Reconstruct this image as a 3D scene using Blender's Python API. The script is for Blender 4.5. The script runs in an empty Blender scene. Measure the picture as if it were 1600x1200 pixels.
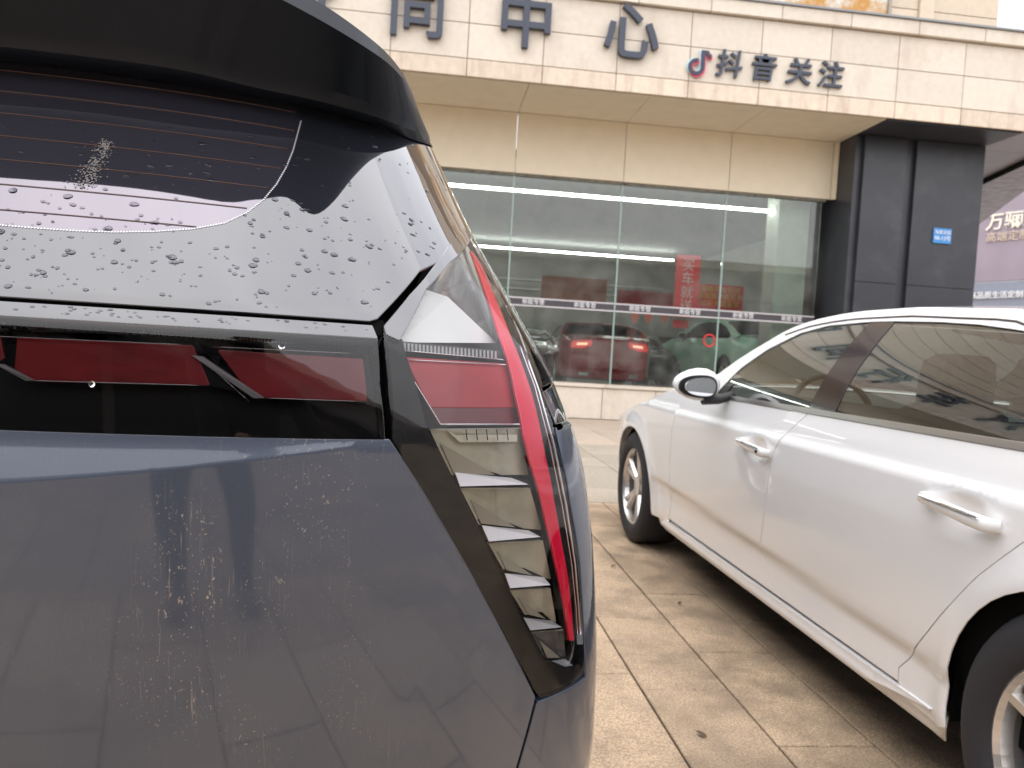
import bpy, bmesh, math, random
import numpy as np
from mathutils import Vector, Matrix, geometry

random.seed(7)
RNG = np.random.RandomState(11)
sc = bpy.context.scene
COL = sc.collection

# ------------------------------------------------------------------ camera
F_PX = 1180.0
YAW, PITCH, ROLL = math.radians(6.5), math.radians(2.42), math.atan(.058)
CAM = np.array([0, 0, 1.05])
fw = np.array([math.sin(YAW) * math.cos(PITCH), math.cos(YAW) * math.cos(PITCH), -math.sin(PITCH)])
_r0 = np.array([math.cos(YAW), -math.sin(YAW), 0.]); _u0 = np.cross(_r0, fw)
cr = _r0 * math.cos(ROLL) + _u0 * math.sin(ROLL)
cu = -_r0 * math.sin(ROLL) + _u0 * math.cos(ROLL)
cam_d = bpy.data.cameras.new('camera'); cam = bpy.data.objects.new('camera', cam_d); COL.objects.link(cam)
cam.matrix_world = Matrix(((cr[0], cu[0], -fw[0], 0), (cr[1], cu[1], -fw[1], 0), (cr[2], cu[2], -fw[2], 1.05), (0, 0, 0, 1)))
cam_d.sensor_width = 36; cam_d.lens = 36 * F_PX / 1600; cam_d.clip_start = .02; cam_d.clip_end = 3000
cam_d.dof.use_dof = True; cam_d.dof.focus_distance = .85; cam_d.dof.aperture_fstop = 11
sc.camera = cam

# ------------------------------------------------------------------ world, sun, exposure
w = bpy.data.worlds.new('World'); sc.world = w; w.use_nodes = True
nt = w.node_tree; nt.nodes.clear()
out = nt.nodes.new('ShaderNodeOutputWorld'); bg = nt.nodes.new('ShaderNodeBackground')
sky = nt.nodes.new('ShaderNodeTexSky'); sky.sky_type = 'NISHITA'; sky.sun_disc = False
SUN_EL, SUN_AZ = math.radians(52), math.radians(195)
sky.sun_elevation = SUN_EL; sky.sun_rotation = SUN_AZ; sky.air_density = 1.5; sky.dust_density = 4
tc = nt.nodes.new('ShaderNodeTexCoord'); nz = nt.nodes.new('ShaderNodeTexNoise')
nz.inputs['Scale'].default_value = 2.2; nz.inputs['Detail'].default_value = 5
mp = nt.nodes.new('ShaderNodeMapping'); mp.inputs['Scale'].default_value = (1, 1, 2.5)
cr_ = nt.nodes.new('ShaderNodeValToRGB')
cr_.color_ramp.elements[0].position = .3; cr_.color_ramp.elements[0].color = (8.7, 8.7, 9.3, 1)
cr_.color_ramp.elements[1].position = .75; cr_.color_ramp.elements[1].color = (12.4, 12.3, 12.9, 1)
mx = nt.nodes.new('ShaderNodeMix'); mx.data_type = 'RGBA'; mx.inputs[0].default_value = .93
nt.links.new(tc.outputs['Generated'], mp.inputs[0]); nt.links.new(mp.outputs[0], nz.inputs['Vector'])
nt.links.new(nz.outputs['Fac'], cr_.inputs[0])
nt.links.new(sky.outputs[0], mx.inputs[6]); nt.links.new(cr_.outputs[0], mx.inputs[7])
sep = nt.nodes.new('ShaderNodeSeparateXYZ'); nt.links.new(tc.outputs['Generated'], sep.inputs[0])
gr = nt.nodes.new('ShaderNodeMapRange'); gr.inputs[1].default_value = 0; gr.inputs[2].default_value = 1; gr.inputs[3].default_value = .62; gr.inputs[4].default_value = 1.5; nt.links.new(sep.outputs[2], gr.inputs[0])
sc_ = nt.nodes.new('ShaderNodeVectorMath'); sc_.operation = 'SCALE'; nt.links.new(mx.outputs[2], sc_.inputs[0]); nt.links.new(gr.outputs[0], sc_.inputs['Scale'])
nt.links.new(sc_.outputs[0], bg.inputs[0]); bg.inputs[1].default_value = .1
nt.links.new(bg.outputs[0], out.inputs[0])
sun_d = bpy.data.lights.new('sun', 'SUN'); sun_d.energy = .7; sun_d.angle = math.radians(130); sun_d.color = (1, .96, .9)
sun = bpy.data.objects.new('sun', sun_d); COL.objects.link(sun)
_sd = Vector((math.sin(SUN_AZ) * math.cos(SUN_EL), math.cos(SUN_AZ) * math.cos(SUN_EL), math.sin(SUN_EL)))
sun.rotation_euler = _sd.to_track_quat('Z', 'Y').to_euler()
sc.view_settings.view_transform = 'Standard'; sc.view_settings.look = 'None'
sc.view_settings.exposure = 1.0; sc.view_settings.gamma = 1
sc.render.engine = 'CYCLES'
try:
    sc.cycles.use_denoising = True; sc.cycles.denoiser = 'OPENIMAGEDENOISE'
except Exception: pass
sc.cycles.max_bounces = 10; sc.cycles.transparent_max_bounces = 16; sc.cycles.glossy_bounces = 5
sc.cycles.caustics_reflective = False; sc.cycles.caustics_refractive = False

# ------------------------------------------------------------------ measuring helpers (pixels of the photograph -> places in the world)
def ray(x, y):
    d = fw * F_PX + cr * (x - 800) - cu * (y - 600); return d / np.linalg.norm(d)
def proj(P):
    v = np.asarray(P, float) - CAM; z = v @ fw
    return np.stack([800 + F_PX * (v @ cr) / z, 600 - F_PX * (v @ cu) / z], -1)
def onY(x, y, Y): d = ray(x, y); return CAM + d * (Y / d[1])
def onX(x, y, X): d = ray(x, y); return CAM + d * (X / d[0])
def onZ(x, y, Z): d = ray(x, y); return CAM + d * ((Z - CAM[2]) / d[2])

# ------------------------------------------------------------------ materials
MATS = {}
def mat(name, col, rough=.5, metal=0, coat=0, var=0., vscale=6, bump=0., bscale=60, spec=.5, emit=None, emit_s=1, rand=0., coat_rough=.03, world_pos=False, stain=None, detail=6):
    if name in MATS: return MATS[name]
    m = bpy.data.materials.new(name); m.use_nodes = True; n = m.node_tree; L = n.links.new
    b = n.nodes['Principled BSDF']; b.inputs['Base Color'].default_value = (*col, 1)
    b.inputs['Roughness'].default_value = rough; b.inputs['Metallic'].default_value = metal
    b.inputs['Coat Weight'].default_value = coat; b.inputs['Coat Roughness'].default_value = coat_rough
    b.inputs['Specular IOR Level'].default_value = spec
    if emit: b.inputs['Emission Color'].default_value = (*emit, 1); b.inputs['Emission Strength'].default_value = emit_s
    if world_pos: src = n.nodes.new('ShaderNodeNewGeometry').outputs['Position']
    else: src = n.nodes.new('ShaderNodeTexCoord').outputs['Object']
    cur = None
    if var or rand or stain:
        rgb = n.nodes.new('ShaderNodeRGB'); rgb.outputs[0].default_value = (*col, 1); cur = rgb.outputs[0]
        def bright(cur, val, lo, hi):
            mr = n.nodes.new('ShaderNodeMapRange'); mr.inputs[1].default_value = .25; mr.inputs[2].default_value = .75
            mr.inputs[3].default_value = lo; mr.inputs[4].default_value = hi; L(val, mr.inputs[0])
            vm = n.nodes.new('ShaderNodeVectorMath'); vm.operation = 'SCALE'; L(cur, vm.inputs[0]); L(mr.outputs[0], vm.inputs['Scale']); return vm.outputs[0]
        if var:
            t = n.nodes.new('ShaderNodeTexNoise'); t.inputs['Scale'].default_value = vscale; t.inputs['Detail'].default_value = detail; L(src, t.inputs['Vector'])
            cur = bright(cur, t.outputs['Fac'], 1 - var, 1 + var)
        if rand:
            oi = n.nodes.new('ShaderNodeObjectInfo')
            mr = n.nodes.new('ShaderNodeMapRange'); mr.inputs[3].default_value = 1 - rand; mr.inputs[4].default_value = 1 + rand; L(oi.outputs['Random'], mr.inputs[0])
            vm = n.nodes.new('ShaderNodeVectorMath'); vm.operation = 'SCALE'; L(cur, vm.inputs[0]); L(mr.outputs[0], vm.inputs['Scale']); cur = vm.outputs[0]
        if stain:   # (colour, scale, threshold lo, hi, amount, stretch)
            scol, ss, lo, hi, am, st = stain
            mpn = n.nodes.new('ShaderNodeMapping'); mpn.inputs['Scale'].default_value = st; L(src, mpn.inputs[0])
            t = n.nodes.new('ShaderNodeTexNoise'); t.inputs['Scale'].default_value = ss; t.inputs['Detail'].default_value = 8; t.inputs['Roughness'].default_value = .65; L(mpn.outputs[0], t.inputs['Vector'])
            mr = n.nodes.new('ShaderNodeMapRange'); mr.inputs[1].default_value = lo; mr.inputs[2].default_value = hi; mr.inputs[4].default_value = am; L(t.outputs['Fac'], mr.inputs[0])
            mxn = n.nodes.new('ShaderNodeMix'); mxn.data_type = 'RGBA'; L(mr.outputs[0], mxn.inputs[0]); L(cur, mxn.inputs[6]); mxn.inputs[7].default_value = (*scol, 1); cur = mxn.outputs[2]
        L(cur, b.inputs['Base Color'])
    if bump:
        t = n.nodes.new('ShaderNodeTexNoise'); t.inputs['Scale'].default_value = bscale; t.inputs['Detail'].default_value = 4; L(src, t.inputs['Vector'])
        bp = n.nodes.new('ShaderNodeBump'); bp.inputs['Strength'].default_value = bump; bp.inputs['Distance'].default_value = .002; L(t.outputs['Fac'], bp.inputs['Height']); L(bp.outputs[0], b.inputs['Normal'])
    MATS[name] = m; return m

def glassy(name, tint, rough=.0, ior=1.5, dirt=0., boost=1.0, gcol=(1, 1, 1)):
    """thin sheet: see-through in its tint, mirror by Fresnel"""
    if name in MATS: return MATS[name]
    m = bpy.data.materials.new(name); m.use_nodes = True; n = m.node_tree; n.nodes.clear(); L = n.links.new
    o = n.nodes.new('ShaderNodeOutputMaterial'); t = n.nodes.new('ShaderNodeBsdfTransparent'); t.inputs[0].default_value = (*tint, 1)
    g = n.nodes.new('ShaderNodeBsdfGlossy'); g.inputs['Roughness'].default_value = rough; g.inputs[0].default_value = (*gcol, 1)
    fr = n.nodes.new('ShaderNodeFresnel'); fr.inputs[0].default_value = ior
    mu = n.nodes.new('ShaderNodeMath'); mu.operation = 'MULTIPLY'; mu.use_clamp = True; mu.inputs[1].default_value = boost; L(fr.outputs[0], mu.inputs[0])
    mx = n.nodes.new('ShaderNodeMixShader'); L(mu.outputs[0], mx.inputs[0]); L(t.outputs[0], mx.inputs[1]); L(g.outputs[0], mx.inputs[2])
    res = mx.outputs[0]
    if dirt:
        d = n.nodes.new('ShaderNodeBsdfDiffuse'); d.inputs[0].default_value = (.6, .6, .58, 1)
        m2 = n.nodes.new('ShaderNodeMixShader')
        tcn = n.nodes.new('ShaderNodeTexCoord'); nn = n.nodes.new('ShaderNodeTexNoise'); nn.inputs['Scale'].default_value = 3; nn.inputs['Detail'].default_value = 8; L(tcn.outputs['Object'], nn.inputs['Vector'])
        mr = n.nodes.new('ShaderNodeMapRange'); mr.inputs[1].default_value = .3; mr.inputs[2].default_value = .8; mr.inputs[4].default_value = dirt * 2; L(nn.outputs['Fac'], mr.inputs[0])
        L(mr.outputs[0], m2.inputs[0]); L(res, m2.inputs[1]); L(d.outputs[0], m2.inputs[2]); res = m2.outputs[0]
    L(res, o.inputs[0]); MATS[name] = m; return m

# ------------------------------------------------------------------ object helpers
def tag(o, label=None, cat=None, group=None, kind=None):
    if label: o['label'] = label
    if cat: o['category'] = cat
    if group: o['group'] = group
    if kind: o['kind'] = kind
    return o
def empty(name, loc=(0, 0, 0), rz=0, label=None, cat=None, group=None, kind=None, parent=None):
    o = bpy.data.objects.new(name, None); COL.objects.link(o); o.location = loc; o.rotation_euler = (0, 0, rz); o.empty_display_size = .1
    if parent: o.parent = parent
    return tag(o, label, cat, group, kind)
def link(name, me, parent=None, m=None):
    if m is not None and not me.materials: me.materials.append(m)
    o = bpy.data.objects.new(name, me); COL.objects.link(o)
    if parent: o.parent = parent
    return o
def meshobj(name, V, Fc, m, parent=None, smooth=False, normals=None, origin=None):
    me = bpy.data.meshes.new(name)
    V = [tuple(map(float, v)) for v in V]
    me.from_pydata(V, [], [tuple(int(i) for i in f) for f in Fc]); me.update()
    if smooth or normals is not None: me.polygons.foreach_set('use_smooth', [True] * len(me.polygons))
    if normals is not None: me.normals_split_custom_set_from_vertices([tuple(map(float, n)) for n in normals])
    return link(name, me, parent, m)
_boxes = {}
def box(name, x, y, z, m, parent=None, bev=0.0):
    """axis-aligned box by its bounds, origin at its centre; equal sizes share a mesh"""
    d = (round(x[1] - x[0], 4), round(y[1] - y[0], 4), round(z[1] - z[0], 4)); key = (*d, bev, m.name)
    if key not in _boxes:
        bm = bmesh.new(); bmesh.ops.create_cube(bm, size=1)
        for v in bm.verts: v.co = Vector((v.co.x * d[0], v.co.y * d[1], v.co.z * d[2]))
        if bev: bmesh.ops.bevel(bm, geom=bm.edges[:], offset=bev, segments=1, affect='EDGES')
        me = bpy.data.meshes.new(name); bm.to_mesh(me); bm.free(); me.materials.append(m); _boxes[key] = me
    o = bpy.data.objects.new(name, _boxes[key]); COL.objects.link(o)
    o.location = ((x[0] + x[1]) / 2, (y[0] + y[1]) / 2, (z[0] + z[1]) / 2)
    if parent: o.parent = parent
    return o
def prism(name, pts, thick, m, parent=None):
    """polygon of 3-D points extruded by the vector thick"""
    n = len(pts); t = np.asarray(thick, float); P = [np.asarray(p, float) for p in pts]
    V = P + [p + t for p in P]
    Fc = [tuple(range(n)), tuple(range(2 * n - 1, n - 1, -1))] + [(i, i + n, (i + 1) % n + n, (i + 1) % n) for i in range(n)]
    o = meshobj(name, V, Fc, m, parent)
    bm = bmesh.new(); bm.from_mesh(o.data); bmesh.ops.recalc_face_normals(bm, faces=bm.faces); bm.to_mesh(o.data); bm.free()
    return o
def tube(name, pts, r, m, parent=None, seg=8, radii=None, closed=False):
    P = [np.asarray(p, float) for p in pts]; n = len(P); V = []; Fc = []
    up = np.array([0, 0, 1.])
    for i, p in enumerate(P):
        a = P[(i - 1) % n] if (closed or i > 0) else P[0]; b = P[(i + 1) % n] if (closed or i < n - 1) else P[-1]
        d = b - a; d /= (np.linalg.norm(d) + 1e-9); u = np.cross(d, up)
        if np.linalg.norm(u) < .05: u = np.cross(d, [1, 0, 0])
        u /= np.linalg.norm(u); v = np.cross(d, u); rr = radii[i] if radii else r
        for k in range(seg):
            a_ = 2 * math.pi * k / seg; V.append(p + (u * math.cos(a_) + v * math.sin(a_)) * rr)
    for i in range(n if closed else n - 1):
        for k in range(seg):
            j = (i + 1) % n; Fc.append((i * seg + k, i * seg + (k + 1) % seg, j * seg + (k + 1) % seg, j * seg + k))
    if not closed: Fc += [tuple(range(seg)), tuple((n - 1) * seg + k for k in range(seg - 1, -1, -1))]
    return meshobj(name, V, Fc, m, parent, smooth=True)
def text(name, s, pos, size, m, parent=None, extrude=.01, offset=.0, rot=(math.pi / 2, 0, 0), shear=0., space=1.0, align='CENTER'):
    c = bpy.data.curves.new(name, 'FONT'); c.body = s; c.size = size; c.extrude = extrude; c.offset = offset; c.shear = shear
    c.align_x = align; c.align_y = 'CENTER'; c.space_character = space; c.resolution_u = 3; c.materials.append(m)
    o = bpy.data.objects.new(name, c); COL.objects.link(o); bpy.context.view_layer.update()
    me = bpy.data.meshes.new_from_object(o.evaluated_get(bpy.context.evaluated_depsgraph_get())); bpy.data.objects.remove(o); bpy.data.curves.remove(c)
    me.name = name; o = bpy.data.objects.new(name, me); COL.objects.link(o); o.location = pos; o.rotation_euler = rot
    if parent: o.parent = parent
    return o

def inside(P, poly):
    P = np.asarray(P); x, y = P[:, 0], P[:, 1]; c = np.zeros(len(P), bool); n = len(poly)
    for i in range(n):
        x0, y0 = poly[i]; x1, y1 = poly[(i + 1) % n]
        if y0 == y1: continue
        k = ((y0 > y) != (y1 > y)) & (x < (x1 - x0) * (y - y0) / (y1 - y0) + x0); c ^= k
    return c
def densify(poly, res, closed=True):
    out = []; n = len(poly)
    for i in range(n if closed else n - 1):
        a = np.array(poly[i], float); b = np.array(poly[(i + 1) % n], float)
        k = max(1, int(math.ceil(np.linalg.norm(b - a) / res)))
        for j in range(k): out.append(tuple(a + (b - a) * j / k))
    if not closed: out.append(tuple(poly[-1]))
    return out
def fill(outer, holes=(), res=.03, extra=()):
    loops = [densify(outer, res)] + [densify(h, res) for h in holes]
    V = []; E = []
    for lp in loops:
        b = len(V); V += lp; E += [(b + i, b + (i + 1) % len(lp)) for i in range(len(lp))]
    O = np.array(loops[0]); lo, hi = O.min(0), O.max(0)
    gx = np.arange(lo[0] + res * .5, hi[0], res); gy = np.arange(lo[1] + res * .5, hi[1], res)
    if len(gx) and len(gy):
        G = np.array([(x + (res / 2 if j % 2 else 0), y) for j, y in enumerate(gy) for x in gx])
        if len(extra): G = np.vstack([G, np.array(extra)])
        k = inside(G, loops[0])
        for h in loops[1:]: k &= ~inside(G, h)
        G = G[k]; B = np.array(V)
        if len(G):
            d = np.sqrt(((G[:, None, :] - B[None]) ** 2).sum(2)).min(1); G = G[d > res * .35]
        V += [tuple(g) for g in G]
    r = geometry.delaunay_2d_cdt([Vector(v) for v in V], E, [], 0, 1e-7)
    v2 = np.array([tuple(v) for v in r[0]]); tr = np.array([f for f in r[2] if len(f) == 3])
    c = v2[tr].mean(1); k = inside(c, loops[0])
    for h in loops[1:]: k &= ~inside(c, h)
    return v2, tr[k]
def snormal(surf, u, v, side, e=.0015):
    a = surf(u + e, v) - surf(u - e, v); b = surf(u, v + e) - surf(u, v - e)
    x, y, z = a[1] * b[2] - a[2] * b[1], a[2] * b[0] - a[0] * b[2], a[0] * b[1] - a[1] * b[0]
    k = side / (math.sqrt(x * x + y * y + z * z) + 1e-12); return np.array([x * k, y * k, z * k])
def panel(name, surf, outer, m, parent, holes=(), res=.03, off=0., th=.004, side=1, extra=(), ne=.0015, local=None, flip=False):
    v2, tr = fill(outer, holes, res, extra)
    P = np.array([surf(u, v) for u, v in v2]); N = np.array([snormal(surf, u, v, side, ne) for u, v in v2]); P = P + N * off
    # orient triangles along N
    a = np.cross(P[tr[:, 1]] - P[tr[:, 0]], P[tr[:, 2]] - P[tr[:, 0]]); fl = (a * N[tr[:, 0]]).sum(1) < 0
    tr[fl] = tr[fl][:, ::-1]
    cnt = {}
    for t in tr:
        for i in range(3):
            e = (t[i], t[(i + 1) % 3]); cnt[e] = 1
    be = [e for e in cnt if (e[1], e[0]) not in cnt]
    V = list(P); NN = list(N); Fc = [tuple(t) for t in tr]
    mid = P[tr].mean((0, 1))
    for (i, j) in be:
        d = P[j] - P[i]; o = np.cross(d, N[i]); o /= (np.linalg.norm(o) + 1e-12); b = len(V)
        r = min(.0012, th * .4)
        A0, B0 = P[i], P[j]; A1 = P[i] + o * r - N[i] * r; B1 = P[j] + o * r - N[j] * r
        A2 = P[i] + o * r - N[i] * th; B2 = P[j] + o * r - N[j] * th
        V += [A0, B0, A1, B1, A1, B1, A2, B2]; NN += [N[i], N[j], (N[i] + o) / 1.414, (N[j] + o) / 1.414, o, o, o, o]
        Fc += [(b, b + 2, b + 3, b + 1), (b + 4, b + 6, b + 7, b + 5)]
    if local is not None: V = [v - local for v in V]
    return meshobj(name, V, Fc, m, parent, normals=NN)
def mirror_poly(half):
    """half outline from the centreline round to the centreline -> closed symmetric outline"""
    return list(half) + [(-a, b) for a, b in reversed(half) if abs(a) > 1e-6]
class Inv:
    """pixels of the photograph -> (u, v) on a surface"""
    def __init__(s, surf, u, v, n=(110, 130)):
        s.f = surf; U, V = np.meshgrid(np.linspace(*u, n[0]), np.linspace(*v, n[1])); s.uv = np.stack([U.ravel(), V.ravel()], 1)
        s.p = np.array([proj(surf(a, b)) for a, b in s.uv])
    def __call__(s, x, y):
        t = np.array([x, y], float); uv = s.uv[np.argmin(((s.p - t) ** 2).sum(1))].copy(); e = 1e-4
        for _ in range(6):
            p = proj(s.f(*uv)); J = np.stack([(proj(s.f(uv[0] + e, uv[1])) - p) / e, (proj(s.f(uv[0], uv[1] + e)) - p) / e], 1)
            try: d = np.linalg.solve(J, t - p)
            except Exception: break
            k = np.linalg.norm(d)
            if k > .02: d *= .02 / k
            q = uv + d
            if np.linalg.norm(proj(s.f(*q)) - t) > np.linalg.norm(p - t): break
            uv = q
        return (float(uv[0]), float(uv[1]))

class Tab:
    """uniform lookup table"""
    def __init__(s, f, a, b, n): s.a = a; s.k = n / (b - a); s.n = n; s.v = [float(f(a + (b - a) * i / n)) for i in range(n + 1)]
    def __call__(s, x):
        t = (x - s.a) * s.k
        if t <= 0: return s.v[0]
        if t >= s.n: return s.v[-1]
        i = int(t); t -= i; return s.v[i] + (s.v[i + 1] - s.v[i]) * t
# ------------------------------------------------------------------ palette
M_white = mat('white_car_paint', (.85, .855, .855), .25, coat=1, var=.012, vscale=3, spec=.5)
M_rubber = mat('rubber', (.022, .022, .026), .75, bump=.4, bscale=120)
M_blackpl = mat('black_plastic', (.012, .012, .014), .45, bump=.15, bscale=300)
M_gloss = mat('gloss_black', (.004, .004, .005), .06, coat=1, var=.2)
M_gap = mat('gap_black', (.003, .003, .003), .9, spec=.1)
M_chrome = mat('chrome', (.75, .76, .78), .12, metal=1)
M_alloy = mat('alloy', (.62, .60, .58), .28, metal=.85, coat=.5)
M_satin = mat('satin_trim', (.55, .55, .56), .3, metal=1)
M_suv = mat('grey_blue_metallic_paint', (.040, .056, .090), .42, metal=.35, coat=.95, var=.12, vscale=900, coat_rough=.06, detail=1)
M_cabin = mat('cabin_dark_fabric', (.11, .11, .11), .8, bump=.3)
M_cabin_lt = mat('cabin_beige', (.30, .28, .25), .8)

# ================================================================== GROUND
M_earth = mat('plaza_ground', (.30, .27, .23), .85, var=.15, vscale=1.5)
M_granite = mat('pink_granite', (.53, .395, .265), .72, var=.5, vscale=150, rand=.09, bump=.8, bscale=170, world_pos=True, detail=3,
                stain=((.17, .125, .09), 1.7, .47, .72, .7, (1, 1, 1)), spec=.35)
M_grey_st = mat('grey_paving', (.33, .285, .225), .75, var=.2, vscale=30, rand=.08, world_pos=True, stain=((.2, .18, .15), 1.2, .5, .75, .5, (1, 1, 1)))
M_pink_st = mat('light_pink_paving', (.43, .35, .275), .75, var=.15, vscale=25, rand=.07, world_pos=True, stain=((.25, .2, .16), 1.2, .5, .75, .5, (1, 1, 1)))
M_joint = mat('joint_soil', (.07, .055, .04), .95, var=.3, vscale=40, world_pos=True)
XO = .735 - .29 * 8
def brick_ground(m):
    n = m.node_tree; L = n.links.new; b = n.nodes['Principled BSDF']; g_ = n.nodes.new('ShaderNodeNewGeometry')
    br = n.nodes.new('ShaderNodeTexBrick'); br.inputs['Scale'].default_value = 1; br.inputs['Brick Width'].default_value = .655; br.inputs['Row Height'].default_value = .29; br.inputs['Mortar Size'].default_value = .004
    br.inputs['Color1'].default_value = (.40, .315, .235, 1); br.inputs['Color2'].default_value = (.46, .36, .265, 1); br.inputs['Mortar'].default_value = (.07, .055, .04, 1)
    mp = n.nodes.new('ShaderNodeMapping'); mp.inputs['Rotation'].default_value = (0, 0, math.pi / 2); L(g_.outputs['Position'], mp.inputs[0]); L(mp.outputs[0], br.inputs['Vector'])
    t = n.nodes.new('ShaderNodeTexNoise'); t.inputs['Scale'].default_value = 1.8; t.inputs['Detail'].default_value = 9; L(g_.outputs['Position'], t.inputs['Vector'])
    mr = n.nodes.new('ShaderNodeMapRange'); mr.inputs[1].default_value = .3; mr.inputs[2].default_value = .7; mr.inputs[3].default_value = 1.1; mr.inputs[4].default_value = .6; L(t.outputs['Fac'], mr.inputs[0])
    vm = n.nodes.new('ShaderNodeVectorMath'); vm.operation = 'SCALE'; L(br.outputs['Color'], vm.inputs[0]); L(mr.outputs[0], vm.inputs['Scale']); L(vm.outputs[0], b.inputs['Base Color'])
brick_ground(M_earth)
ground = meshobj('ground', [(-400, -400, -.03), (400, -400, -.03), (400, 400, -.03), (-400, 400, -.03)], [(0, 1, 2, 3)], M_earth); tag(ground, kind='structure')
bed = box('pavement', (XO, XO + .29 * 20), (-.5, 5.31), (-.028, -.008), M_joint); tag(bed, kind='structure')
for bx, by in (((-4.5, 6.3), (5.32, 8.86)), ((-6, 8.4), (8.88, 12.46))): tag(box('pavement', bx, by, (-.028, -.008), M_joint), kind='structure')
def slabs(x0, x1, y0, y1, wx, ly, m, gap, offs, name='paving_slab', tilt=.002):
    k = 0; cx = x0
    while cx < x1 - .01:
        o = offs[k % len(offs)]; k += 1; y = y0 + o - ly
        while y < y1 - .02:
            a, b = max(y, y0), min(y + ly, y1)
            if b - a > .05:
                ob = box(name, (cx + gap / 2, cx + wx - gap / 2), (a + gap / 2, b - gap / 2), (-.03, 0), m, bed, bev=.0025)
                ob.location.z += random.uniform(-.0015, .0015) - .0; ob.location = ob.location - bed.location
                ob.rotation_euler = (random.uniform(-tilt, tilt) * .6, random.uniform(-tilt, tilt), random.uniform(-tilt, tilt))
            y += ly
        cx += wx
# granite setts between the cars (joint lines measured: X = .735, 1.02, 1.31; cross joints every .65)
slabs(XO, XO + .29 * 20, -.5, 5.31, .29, .655, M_granite, .006,
      [.11, .42, .27, .05, .36, .18, .50, .33 - .03, .18 + .0, (2.61 + .5) % .655, (2.947 + .5) % .655, (2.638 + .5) % .655, .4, .12, .3, .55, .2, .45, .08, .35])
slabs(-4.5, 6.3, 5.32, 8.86, .9, .59, M_grey_st, .008, [0, .3])
slabs(-6, 8.4, 8.88, 12.42, 1.2, .6, M_pink_st, .008, [0, .3])
# damp and dirty patches on the granite, a darker run of grime along the parked car
def wet(m):
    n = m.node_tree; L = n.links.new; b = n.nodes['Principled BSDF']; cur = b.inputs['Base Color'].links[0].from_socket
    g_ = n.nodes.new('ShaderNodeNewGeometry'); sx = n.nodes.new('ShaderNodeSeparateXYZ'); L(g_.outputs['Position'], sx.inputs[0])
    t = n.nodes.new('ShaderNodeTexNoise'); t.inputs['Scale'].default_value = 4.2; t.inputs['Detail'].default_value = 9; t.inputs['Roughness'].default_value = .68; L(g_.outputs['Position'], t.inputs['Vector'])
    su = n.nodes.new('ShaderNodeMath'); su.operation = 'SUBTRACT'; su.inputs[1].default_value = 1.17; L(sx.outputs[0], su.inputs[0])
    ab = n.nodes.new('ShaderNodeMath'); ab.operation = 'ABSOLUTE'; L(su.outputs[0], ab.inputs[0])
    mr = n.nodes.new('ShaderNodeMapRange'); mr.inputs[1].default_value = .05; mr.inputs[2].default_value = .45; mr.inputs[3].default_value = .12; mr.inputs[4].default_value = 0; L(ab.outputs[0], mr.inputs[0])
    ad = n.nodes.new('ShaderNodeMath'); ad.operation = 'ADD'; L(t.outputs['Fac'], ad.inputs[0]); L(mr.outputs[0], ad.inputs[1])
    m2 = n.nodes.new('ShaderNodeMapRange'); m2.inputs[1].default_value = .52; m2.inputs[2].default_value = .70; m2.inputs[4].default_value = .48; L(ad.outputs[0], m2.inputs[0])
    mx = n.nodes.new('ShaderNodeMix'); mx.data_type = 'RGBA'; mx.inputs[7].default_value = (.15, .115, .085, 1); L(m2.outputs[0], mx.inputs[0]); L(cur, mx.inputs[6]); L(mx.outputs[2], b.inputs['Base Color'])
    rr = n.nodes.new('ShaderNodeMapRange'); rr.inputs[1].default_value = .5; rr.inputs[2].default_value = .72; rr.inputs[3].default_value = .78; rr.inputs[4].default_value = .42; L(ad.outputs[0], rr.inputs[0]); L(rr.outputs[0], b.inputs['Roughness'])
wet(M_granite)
for k, (px_, py_, a_, lab) in enumerate(((958, 886, .6, 'small curled dark leaf on the paving beside the SUV flank'), (1096, 1150, 2.2, 'dry brown leaf scrap on the nearest granite slab'), (1062, 944, 4., 'tiny dry leaf on a slab joint beside the white sedan'))):
    P_ = onZ(px_, py_, .001); V_ = []; F_ = []
    for i_ in range(7):
        t_ = i_ / 6; w_ = .007 * math.sin(math.pi * t_) + .0005; l_ = (t_ - .5) * .034
        for q_ in (-1, 0, 1):
            x_, y_ = l_, w_ * q_; V_.append((P_[0] + x_ * math.cos(a_) - y_ * math.sin(a_), P_[1] + x_ * math.sin(a_) + y_ * math.cos(a_), .004 + .004 * abs(q_) + .003 * t_))
    for i_ in range(6):
        for q_ in range(2): F_.append((i_ * 3 + q_, i_ * 3 + q_ + 1, i_ * 3 + q_ + 4, i_ * 3 + q_ + 3))
    tag(meshobj('dry_leaf', V_, F_, mat('dry_leaf', (.09, .06, .03), .7), smooth=True), lab, 'leaf')
# dark drain strip where the paving changes
strip = box('pavement', (-5, 7), (5.30, 5.325), (-.02, -.001), mat('joint_moss', (.12, .11, .07), .95, var=.4, vscale=20)); tag(strip, kind='structure')

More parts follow.
